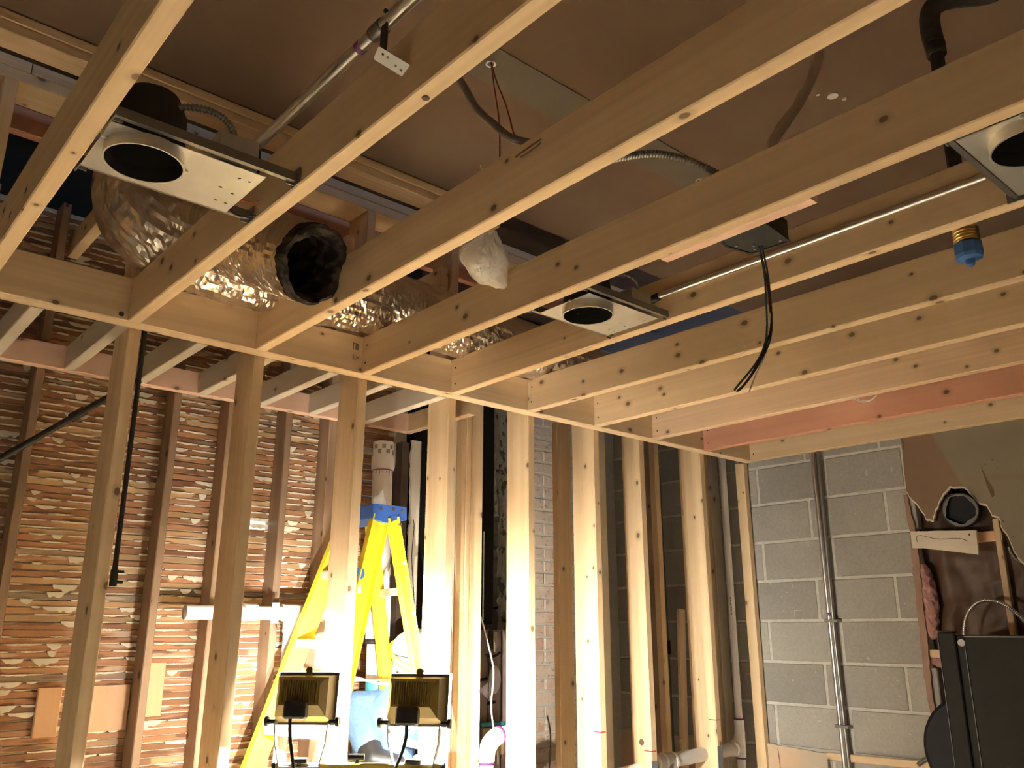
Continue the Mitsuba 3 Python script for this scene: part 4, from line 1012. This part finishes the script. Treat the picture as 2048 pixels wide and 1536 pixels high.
one('armoured_cable', 'armoured cable looping up from behind the black cabinet over the insulation', 'cable', flex([(3.30, -0.966, 1.46), (3.285, -0.985, 1.545), (3.275, -1.03, 1.615), (3.27, -1.09, 1.640), (3.275, -1.15, 1.625), (3.29, -1.205, 1.575), (3.32, -1.25, 1.50)], 0.0082), 'steel', True)
one('armoured_cable', 'armoured cable peeping out of the hole under the torn drywall at the right edge', 'cable', flex([(3.36, -1.185, 1.86), (3.35, -1.20, 1.82), (3.345, -1.225, 1.795), (3.35, -1.26, 1.785), (3.37, -1.30, 1.80)], 0.008), 'steel_dull', True)
t = thing('wall_remnant', 'strip of old plasterboard left along the foot of the block wall', 'board')
br = rough_line([(-0.075, 0.968), (0.06, 0.960), (0.20, 0.953), (0.262, 0.952)], 0.02, 0.002, 51)
part(t, 'board', sheet(Polygon(br + [(0.262, 0.4), (-0.075, 0.4)]), 0.014, (3.322, 0, 0), (0, -1, 0), (0, 0, 1)), 'remnant')
part(t, 'crack', tube(smooth_path([(3.307, 0.002, 0.95), (3.307, -0.002, 0.90), (3.307, 0.0, 0.8)], 14), 0.0018, 5), 'ink')
bpart(t, 'rail', (3.312, -0.265, 0.940), (3.312, -0.80, 0.950), 0.034, 0.016, (0, 0, 1), 'strip_wood')
part(t, 'plaster_bits', tuft([(3.32, -0.70, 0.945, 0.008), (3.32, -0.80, 0.955, 0.012), (3.32, -0.86, 0.95, 0.012)], 7), 'plaster', True)
part('wall_right', 'plasterboard_foot', bx(3.322, 3.329, 0.30, 1.5, 0.3, 0.957, 0.002), 'remnant')
one('armoured_cable', 'dark cable stub along the foot of the block wall beside the black cabinet', 'cable', flex([(3.30, -0.70, 0.95), (3.295, -0.76, 0.985), (3.29, -0.84, 1.005)], 0.009), 'steel_dull', True)
t = thing('black_cabinet', 'tall black metal cabinet at the lower right corner', 'cabinet')
part(t, 'body', bx(2.985, 3.29, -1.78, -1.00, 0.0, 1.497, 0.004), 'black_paint')
part(t, 'stile', bx(2.972, 2.99, -1.062, -0.996, 0.0, 1.506, 0.004), 'black_paint')
part(t, 'door', bx(2.968, 2.99, -1.78, -1.100, 0.02, 1.494, 0.003), 'black_paint')
part(t, 'door_edge', bx(2.964, 2.972, -1.1015, -1.0975, 0.02, 1.455, 0.001), 'black_edge')
part(t, 'top_edge', bx(2.962, 2.975, -1.78, -1.10, 1.488, 1.4955, 0.002), 'black_edge')
part(t, 'hinge_knob', disc((2.974, -1.088, 1.468), (1, 0, 0.0), 0.014, 0.02, 20), 'grey_plastic')
part(t, 'stile_edge', bx(2.969, 2.974, -0.9985, -0.995, 0.0, 1.50, 0.001), 'black_edge')
part(t, 'top_cap', bx(2.975, 3.02, -1.055, -0.998, 1.506, 1.514, 0.003), 'black_plastic')
one('round_lid', 'round black lid leaning on edge behind the black cabinet', 'lid', lathe([(0, 0.012), (0.20, 0.012), (0.212, 0.005), (0.212, -0.005), (0.20, -0.012), (0, -0.012)], (3.14, -1.03, 1.05), (-0.96, -0.1, 0.05), 56), 'void_black', 30)

# ------------------------------------------------------------------ yellow stepladder in the closet
t = thing('stepladder', 'yellow fibreglass stepladder with a blue cap standing behind the studs', 'ladder')
def rail(name, A, B, w, h, e1, m='yellow_frp'):
    """a channel rail: web and two flanges"""
    A, B = V(*A), V(*B)
    d = unit(B - A); a = unit(V(*e1) - d * (V(*e1) @ d)); b = np.cross(d, a)
    ms = []
    for off, ww, hh in ((b * 0, w, 0.005), (a * (w / 2 - 0.0025) + b * h / 2, 0.005, h), (-a * (w / 2 - 0.0025) + b * h / 2, 0.005, h)):
        me, _ = lumber_mesh(A + off, B + off, ww, hh, a, 0.001)
        ms.append(me)
    return part(t, name, cat(*ms), m)
XT, ZT = 1.105, 1.93
rail('front_rail', (1.075, 0.255, ZT), (0.62, 0.17, 0.02), 0.075, 0.028, (1, 0, 0))
rail('front_rail', (1.075, 0.475, ZT), (0.42, 0.56, 0.02), 0.075, -0.028, (1, 0, 0))
rail('rear_rail', (1.125, 0.245, ZT), (1.555, 0.17, 0.02), 0.048, 0.025, (1, 0, 0))
rail('rear_rail', (1.185, 0.47, ZT + 0.0), (1.56, 0.555, 0.02), 0.048, -0.025, (1, 0, 0))
def frx(y, z):
    k = (ZT - z) / 1.91
    return (1.075 - 0.455 * k) if y < 0.35 else (1.075 - 0.655 * k)
for i, z in enumerate((1.73, 1.475, 1.18, 0.88, 0.58, 0.28)):
    k = (ZT - z) / 1.91
    ya, yb = 0.255 - 0.085 * k + 0.004, 0.475 + 0.085 * k - 0.004
    xa, xb = frx(0.2, z), frx(0.5, z)
    d = unit(V(xb - xa, yb - ya, 0)); pz = V(d[1], -d[0], 0)
    st = obox(V((xa + xb) / 2, (ya + yb) / 2, z), (np.hypot(xb - xa, yb - ya), 0.078, 0.006), (d, -pz, V(0, 0, 1)))
    lip1 = obox(V((xa + xb) / 2, (ya + yb) / 2, z - 0.016) + pz * 0.038, (np.hypot(xb - xa, yb - ya), 0.004, 0.03), (d, -pz, V(0, 0, 1)))
    lip2 = obox(V((xa + xb) / 2, (ya + yb) / 2, z - 0.016) - pz * 0.038, (np.hypot(xb - xa, yb - ya), 0.004, 0.03), (d, -pz, V(0, 0, 1)))
    kk = part(t, 'step', cat(st, lip1, lip2), 'ladder_metal')
    if i == 1:
        cL = V((xa + xb) / 2, (ya + yb) / 2, z - 0.016) + pz * 0.0405 + d * 0.075
        fr_ = (d, V(0, 0, 1), pz)
        part(kk, 'sticker', obox(cL, (0.045, 0.020, 0.0012), fr_), 'white_print')
        for j in range(5):
            part(kk, 'sticker_mark', obox(cL + pz * 0.001 + d * (-0.014 + 0.007 * j), (0.0045, 0.008, 0.001), fr_), 'dark_print')
def rear(y, z):
    k = (ZT - z) / 1.91
    return V(1.125 + 0.43 * k, 0.245 - 0.075 * k, z) if y < 0.35 else V(1.185 + 0.375 * k, 0.47 + 0.085 * k, z)
for z, dz in ((1.655, 0.0), (1.09, 0.0), (1.02, -0.03), (0.6, 0), (0.25, 0)):
    A, B = rear(0.5, z), rear(0.2, z + dz)
    me, _ = lumber_mesh(A, B, 0.004, 0.030, (1, 0, 0), 0.0008)
    part(t, 'rear_brace', me, 'ladder_metal')
for y0 in (0.5, 0.2):
    A = V(frx(y0, 1.36), 0.24 if y0 < 0.35 else 0.49, 1.36); B = rear(y0, 1.32)
    part(t, 'spreader', tube([A, (A + B) / 2 + V(0, 0, -0.02), B], 0.005, 6), 'ladder_metal')
cp = Polygon([(-0.085, 0.022), (0.068, 0.022), (0.072, -0.030), (0.050, -0.032), (0.036, -0.026), (-0.010, -0.046), (-0.030, -0.046), (-0.085, -0.034)])
cap = sheet(cp.buffer(-0.004).buffer(0.004), 0.27, (1.118, 0.50, 1.955), (1, 0, 0), (0, 0, 1))
kk = part(t, 'cap', cap, 'ladder_blue', label='blue plastic top cap')
for (x, z) in ((1.068, 1.960), (1.125, 1.962), (1.168, 1.957), (1.110, 1.922)):
    part(kk, 'rivet', disc((x, 0.2295, z), (0, 1, 0), 0.0065, 0.004, 12), 'steel_dull')
part(t, 'rivet', disc((1.152, 0.218, 1.905), (0, 1, 0), 0.005, 0.01, 10), 'steel_dull')
for (x, z) in ((1.172, 1.76), (1.217, 1.575), (1.262, 1.40)):
    part(t, 'white_spot', disc((x + 0.004, 0.2165 if z > 1.6 else 0.205, z), (0, 1, 0), 0.008, 0.0016, 12), 'white_plastic')
part(t, 'blue_sticker', sheet(Point(0, 0).buffer(0.022), 0.002, (0.990, 0.234, 1.712), (1, 0, 0), (0, 0, 1)), 'ladder_blue')
part(t, 'sticker_text_block', sheet(sbox(-0.014, -0.016, 0.014, 0.016), 0.002, (0.984, 0.233, 1.655), (1, 0, 0), (0, 0, 1)), 'white_print')

# ------------------------------------------------------------------ worker bent over behind the ladder
t = thing('person', 'worker in blue shirt and white cap with goggles behind the yellow ladder', 'person')
hc = V(1.385, 0.42, 1.375)          # head centre
fdir = unit(V(-0.62, -0.74, -0.30))  # where the face looks
hr = unit(np.cross(fdir, V(0, 0, 1))); hu = np.cross(hr, fdir)
pel, chest, neck = V(1.37, 0.60, 0.86), V(1.345, 0.565, 1.155), V(1.365, 0.49, 1.27)
shR, shL = V(1.225, 0.60, 1.205), V(1.455, 0.49, 1.205)
elR, elL = V(1.215, 0.435, 1.035), V(1.49, 0.37, 1.01)
haR, haL = V(1.36, 0.30, 0.985), V(1.385, 0.275, 1.045)
hipR, hipL = pel + V(-0.085, 0.02, -0.03), pel + V(0.085, -0.02, -0.03)
knR, knL = V(1.24, 0.50, 0.46), V(1.44, 0.43, 0.46)
anR, anL = V(1.24, 0.60, 0.09), V(1.45, 0.53, 0.09)
bones = [(pel, 0.105, chest, 0.115), (chest, 0.11, neck, 0.06), (neck, 0.055, hc - hu * 0.05 - fdir * 0.01, 0.058),
         (shR, 0.052, shL, 0.052), (shR, 0.050, elR, 0.038), (elR, 0.036, haR, 0.025), (shL, 0.050, elL, 0.038), (elL, 0.036, haL, 0.025),
         (hipR, 0.085, knR, 0.055), (hipL, 0.085, knL, 0.055), (knR, 0.052, anR, 0.038), (knL, 0.052, anL, 0.038), (hipR, 0.085, hipL, 0.085)]
bones += [(anR + V(0, 0, -0.03), 0.036, anR + V(-0.07, -0.12, -0.055), 0.03), (anL + V(0, 0, -0.03), 0.036, anL + V(-0.07, -0.12, -0.055), 0.03)]
# head: skull, jaw, nose, ears
bones += [(hc + hu * 0.03 - fdir * 0.02, 0.088, hc + hu * 0.02 + fdir * 0.012, 0.078), (hc + fdir * 0.035 - hu * 0.06, 0.045, hc + hu * 0.01 + fdir * 0.02, 0.070),
          (hc + fdir * 0.088 + hu * 0.012, 0.010, hc + fdir * 0.105 - hu * 0.022, 0.014)]
for s in (-1, 1):
    bones.append((hc + hr * s * 0.084 + hu * 0.015, 0.014, hc + hr * s * 0.084 - hu * 0.025, 0.010))
def hand(wrist, along, up, side):
    along = unit(along); up = unit(up - along * (up @ along)); sd_ = np.cross(along, up) * side
    out = []
    base = wrist + along * 0.02
    for j, (L, o) in enumerate(((0.068, -0.030), (0.078, -0.010), (0.073, 0.010), (0.058, 0.028))):
        k0 = base + along * 0.065 + sd_ * o
        k1 = k0 + unit(along - up * 0.35) * L * 0.5
        k2 = k1 + unit(along * 0.35 - up) * L * 0.5
        out += [(base + sd_ * o * 0.8, 0.014, k0, 0.0115), (k0, 0.0105, k1, 0.0092), (k1, 0.009, k2, 0.008)]
    th0 = base + along * 0.015 - sd_ * 0.032
    th1 = th0 + unit(along * 0.7 - sd_ * 0.8 - up * 0.3) * 0.035
    out += [(base, 0.015, th0, 0.013), (th0, 0.012, th1, 0.010), (th1, 0.010, th1 + unit(along - up * 0.6) * 0.028, 0.0085)]
    return out
bones += hand(haR, haR - elR, V(0, 0, 1), 1) + hand(haL, haL - elL, V(0, 0, 1), -1)
bm = body_mesh(hull_chain(bones), 0.012, 5)
part(t, 'body', bm, 'skin', True)
sh = hull_chain([(pel + V(0, 0, 0.02), 0.122, chest, 0.132), (chest, 0.125, neck - V(0, 0, 0.02), 0.075), (shR, 0.068, shL, 0.068), (shR, 0.066, shR * 0.35 + elR * 0.65, 0.060), (shL, 0.066, shL * 0.35 + elL * 0.65, 0.060)])
sm = body_mesh(sh, 0.015, 6)
sm.vertices += 0.010 * (np.stack([meshkit.fbm(sm.vertices * V(14, 14, 9), 3, s) for s in (0, 4, 8)], 1) - 0.5)
part(t, 'shirt', sm, 'shirt_blue', True, label='blue work shirt')
je = hull_chain([(hipR, 0.102, knR, 0.070), (hipL, 0.102, knL, 0.070), (knR, 0.068, anR, 0.060), (knL, 0.068, anL, 0.060), (hipR + V(0, 0, 0.03), 0.104, hipL + V(0, 0, 0.03), 0.104)])
part(t, 'jeans', body_mesh(je, 0.018, 5), 'jeans', True)
for a in (anR, anL):
    part(t, 'boot', body_mesh(hull_chain([(a + V(0, 0, 0.02), 0.058, a + V(0, 0, -0.03), 0.052), (a + V(0, 0, -0.035), 0.05, a + V(-0.085, -0.14, -0.05), 0.038)]), 0.014, 4), 'boot', True)
# cap: dome and short brim, goggles pushed up on it, yellow straps
cm = trimesh.creation.icosphere(subdivisions=4)
cv = cm.vertices
cc = hc + hu * 0.055 - fdir * 0.012
pts = cc + np.outer(cv[:, 0] * 0.102, hr) + np.outer(cv[:, 1] * 0.118, fdir) + np.outer(np.where(cv[:, 2] > 0, cv[:, 2] * 0.082, cv[:, 2] * 0.012), hu)
cm.vertices = pts
part(t, 'cap', cm, 'white_plastic', True, label='white cap')
part(t, 'cap_seam', tube([cc + hr * 0.1035 * math.cos(a) + fdir * 0.1195 * math.sin(a) + hu * 0.012 for a in np.linspace(0.2, 2.9, 30)], 0.002, 6), 'dark_print')
go = []
gc_ = hc + fdir * 0.068 + hu * 0.035
gm = trimesh.creation.icosphere(subdivisions=4)
gv = gm.vertices
gm.vertices = gc_ + np.outer(np.sign(gv[:, 0]) * np.abs(gv[:, 0]) ** 0.7 * 0.085, hr) + np.outer(gv[:, 1] * 0.045, fdir) + np.outer(np.sign(gv[:, 2]) * np.abs(gv[:, 2]) ** 0.7 * 0.042, hu)
part(t, 'goggles', gm, 'lens_grey', True, label='dark grey goggles')
part(t, 'goggle_port', disc(gc_ + fdir * 0.030 - hr * 0.050 - hu * 0.018, unit(fdir - hr * 0.7), 0.017, 0.03, 20), 'black_plastic')
for o in (0.0, 0.022):
    part(t, 'goggle_strap', tube(smooth_path([gc_ + fdir * 0.040 - hr * 0.060 - hu * (0.036 - o * 0.2), gc_ + fdir * 0.050 - hr * 0.01 - hu * (0.028 - o), gc_ + fdir * 0.035 + hr * 0.06 + hu * (0.005 + o), gc_ - fdir * 0.05 + hr * 0.100 + hu * (0.03 + o), gc_ - fdir * 0.11 + hr * 0.085 + hu * (0.03 + o)], 30), 0.0035, 8), 'yellow_frp', True)
part(t, 'headband', tube([cc + hr * 0.1035 * math.cos(a) + fdir * 0.119 * math.sin(a) - hu * 0.004 for a in np.linspace(0, 2 * np.pi, 48)], 0.004, 6), 'board_white', True)
for s in (-1, 1):
    part(t, 'eye', trimesh.creation.icosphere(subdivisions=2, radius=0.011).apply_translation(hc + fdir * 0.083 + hr * s * 0.031 + hu * -0.002), 'dark_print', True)
    part(t, 'eyebrow', tube([hc + fdir * 0.090 + hr * s * 0.015 + hu * 0.008, hc + fdir * 0.084 + hr * s * 0.045 + hu * 0.007], 0.004, 6), 'hair')
part(t, 'mouth', tube([hc + fdir * 0.082 - hr * 0.022 - hu * 0.055, hc + fdir * 0.086 - hu * 0.053, hc + fdir * 0.082 + hr * 0.022 - hu * 0.055], 0.004, 6), 'red_mark')
slA, slB = elR * 0.62 + shR * 0.38, elR * 0.55 + haR * 0.45
k_ = part(t, 'elbow_sleeve', body_mesh(hull_chain([(slA, 0.050, elR, 0.047), (elR, 0.047, slB, 0.041)]), 0.010, 3), 'black_wire', True, label='black elbow sleeve with white lettering')
tm = meshkit.text_mesh('Mueller', 0.016, 0.0015, True)
b0 = tm.bounds
tm.apply_translation([-(b0[0, 0] + b0[1, 0]) / 2, 0, 0])
tx = unit(V(0.753, -0.658, -0.16)); tn = unit(V(-0.62, -0.70, 0.35)); ty = unit(np.cross(tn, tx)); tx = np.cross(ty, tn)
M = np.eye(4); M[:3, :3] = np.stack([tx, ty, tn], 1); M[:3, 3] = elR + tn * 0.0475 + V(0.03, -0.015, -0.02)
tm.apply_transform(M)
part(t, 'sleeve_lettering', tm, 'white_print')

# ------------------------------------------------------------------ twin halogen work lights on a stand
RT = unit(V(0.75308, -0.65793, 0.0)); FW = unit(V(0.65793, 0.75308, 0.0)); ZU = V(0, 0, 1)
def place(m, o, R):
    M = np.eye(4); M[:3, :3] = np.stack(R, 1); M[:3, 3] = o
    m = m.copy(); m.apply_transform(M)
    return m
def loft(w0, h0, y0, w1, h1, y1, z0=0.0, z1=0.0, closed=True):
    """a four-sided hopper between two rectangles across y"""
    a = [(-w0 / 2, y0, z0 - h0 / 2), (w0 / 2, y0, z0 - h0 / 2), (w0 / 2, y0, z0 + h0 / 2), (-w0 / 2, y0, z0 + h0 / 2)]
    b = [(-w1 / 2, y1, z1 - h1 / 2), (w1 / 2, y1, z1 - h1 / 2), (w1 / 2, y1, z1 + h1 / 2), (-w1 / 2, y1, z1 + h1 / 2)]
    f = [(0, 3, 2), (0, 2, 1)]
    for i in range(4):
        j = (i + 1) % 4
        f += [(i, j, 4 + j), (i, 4 + j, 4 + i)]
    return trimesh.Trimesh(np.array(a + b), np.array(f), process=False)
def lamp(label, o, tilt, yaw, jbz):
    t = thing('work_light', label, 'work light')
    cy, sy, ct, st_ = math.cos(yaw), math.sin(yaw), math.cos(tilt), math.sin(tilt)
    r0 = RT * cy + FW * sy
    f0 = FW * cy - RT * sy
    f1 = f0 * ct + ZU * st_
    R = (r0, f1, np.cross(r0, f1))
    P_ = lambda m: place(m, o, R)
    # hopper shell: walls with thickness, open at the glass
    part(t, 'housing', P_(cat(loft(0.118, 0.060, -0.062, 0.150, 0.108, -0.030, 0.004, 0.0), loft(0.150, 0.108, -0.030, 0.168, 0.134, 0.028))), 'lamp_yellow', label='yellow metal housing')
    fins = [bx(-0.050 + 0.0072 * i, -0.0478 + 0.0072 * i, -0.068, -0.034, -0.020, 0.044) for i in range(15)]
    part(t, 'cooling_fins', P_(cat(*fins)), 'lamp_yellow')
    fo = sbox(-0.0885, -0.0715, 0.0885, 0.0715).buffer(0.002)
    fi = sbox(-0.076, -0.060, 0.076, 0.060)
    fr = sheet(fo.difference(fi), 0.012, (0, 0.040, 0), (1, 0, 0), (0, 0, 1))
    part(t, 'front_frame', P_(fr), 'steel_dull')
    gl = bx(-0.0955, 0.0955, 0.0405, 0.0455, -0.0785, 0.0785, 0.001)
    k = numbered(f'{t}__glass')
    scene[k] = mikit.ply(P_(gl), 'mat_glass_lit')
    scene[k]['emitter'] = {'type': 'area', 'radiance': rgb(LAMP_RADIANCE)}
    for sx in (-0.035, 0.035):
        q = o + R[0] * sx + R[1] * 0.052
        for power, bw, cu in ((LAMPV, BEAM, CUT), (LAMPW, 55.0, 88.0)):
            scene[f'lamp_beam_{len(scene)}'] = {'type': 'spot', 'intensity': rgb([power * 0.5 / 16 * c for c in LAMP_TINT]), 'beam_width': bw, 'cutoff_angle': cu,
                'to_world': T().look_at(origin=q.tolist(), target=(q + R[1]).tolist(), up=R[2].tolist())}
    # added downward spots: floor bounce to brighten the joist undersides
    q = o + R[2] * -0.084 + R[1] * 0.052
    scene[f'added_floor_fill_{len(scene)}'] = {'type': 'spot', 'intensity': rgb([FLOOR_FILL / 16 * c for c in LAMP_TINT]), 'beam_width': 50.0, 'cutoff_angle': 80.0,
        'to_world': T().look_at(origin=q.tolist(), target=(q - R[2] - R[1] * SPB).tolist(), up=R[0].tolist())}
    part(t, 'latch', P_(cat(disc((0, 0.030, 0.079), (0, 1, 0), 0.010, 0.022, 16), bx(-0.010, 0.010, 0.019, 0.041, 0.064, 0.079, 0.002))), 'lamp_yellow')
    part(t, 'terminal_box', P_(bx(-0.032, 0.032, -0.096, -0.060, jbz - 0.024, jbz + 0.024, 0.005)), 'black_plastic')
    for s in (-1, 1):
        part(t, 'tilt_knob', P_(cat(tube([V(s * 0.080, 0.0, -0.066), V(s * 0.104, 0.0, -0.066)], 0.006, 12), tube([V(s * 0.100, 0.0, -0.066), V(s * 0.109, 0.0, -0.066)], 0.0135, 16))), 'black_plastic', 30)
    b = o + R[2] * -0.066
    yk = []
    for s in (-1, 1):
        p0 = b + r0 * s * 0.078; p1 = b + r0 * s * 0.074 + V(0, 0, -0.055); p2 = b + r0 * s * 0.058 + V(0, 0, -0.120)
        for a, c in ((p0, p1), (p1, p2)):
            d = unit(c - a)
            yk.append(obox((a + c) / 2, (0.003, 0.022, np.linalg.norm(c - a) + 0.004), (np.cross(f0, d), f0, d)))
    yk.append(obox(b + V(0, 0, -0.121), (0.122, 0.024, 0.004), (r0, f0, ZU)))
    part(t, 'yoke', cat(*yk), 'steel_dull', label='steel yoke')
    kn = b + V(0, 0, -0.104)
    part(t, 'wing_knob', cat(tube([kn - r0 * 0.022, kn + r0 * 0.022], 0.008, 12), tube([kn, kn + V(0, 0, -0.03)], 0.006, 10)), 'black_plastic', 30)
    return t, R, o
OL_, OR_ = V(0.588, -0.160, 1.318), V(0.838, -0.373, 1.314)
tl, RL, _ = lamp('left of two glaring work lights on the yellow stand', OL_, TILT, YAWL, -0.040)
tr_, RR, _ = lamp('right of two glaring work lights on the yellow stand', OR_, TILT, YAWR, -0.052)
for tt, o, R, jb, sgn in ((tl, OL_, RL, -0.040, 1), (tr_, OR_, RR, -0.052, -1)):
    w = o + R[0] * (-0.012 if sgn > 0 else 0.0) + R[1] * -0.082 + R[2] * (jb - 0.024)
    e = w + RT * (0.035 if sgn > 0 else -0.055) + V(0, 0, -0.20) - FW * 0.03
    part(tt, 'power_cord', tube(smooth_path([w, w + V(0, 0, -0.05) + RT * 0.004 * sgn, (w + e) / 2 + RT * 0.006 * sgn + V(0, 0, -0.03), e, e + V(0, 0, -0.25)], 30), 0.0048, 10), 'black_plastic', True)
t = thing('light_stand', 'yellow tripod stand whose crossbar carries the two work lights', 'stand')
bc = (OL_ + OR_) / 2 + V(0, 0, 1.130 - 1.316)
part(t, 'crossbar', place(bx(-0.235, 0.245, -0.014, 0.014, -0.014, 0.010, 0.003), bc, (RT, FW, ZU)), 'lamp_bar', label='yellow crossbar')
for s in (-0.239, 0.249):
    part(t, 'end_cap', place(bx(s - 0.006, s + 0.006, -0.015, 0.015, -0.015, 0.011, 0.003), bc, (RT, FW, ZU)), 'black_plastic')
part(t, 'wing_knob', cat(tube([bc + RT * -0.026 + V(0, 0, 0.026) - FW * 0.004, bc + RT * 0.020 + V(0, 0, 0.026)], 0.009, 12), tube([bc, bc + V(0, 0, 0.03)], 0.008, 12)), 'black_plastic', 30)
part(t, 'mast', tube([bc + V(0, 0, -0.01), V(bc[0], bc[1], 0.30)], 0.014, 16), 'lamp_bar', True)
for i in range(3):
    th = i * 2.094 + 0.4
    part(t, 'leg', tube([V(bc[0], bc[1], 0.62), V(bc[0] + 0.42 * math.cos(th), bc[1] + 0.42 * math.sin(th), 0.012)], 0.011, 12), 'lamp_bar', True)
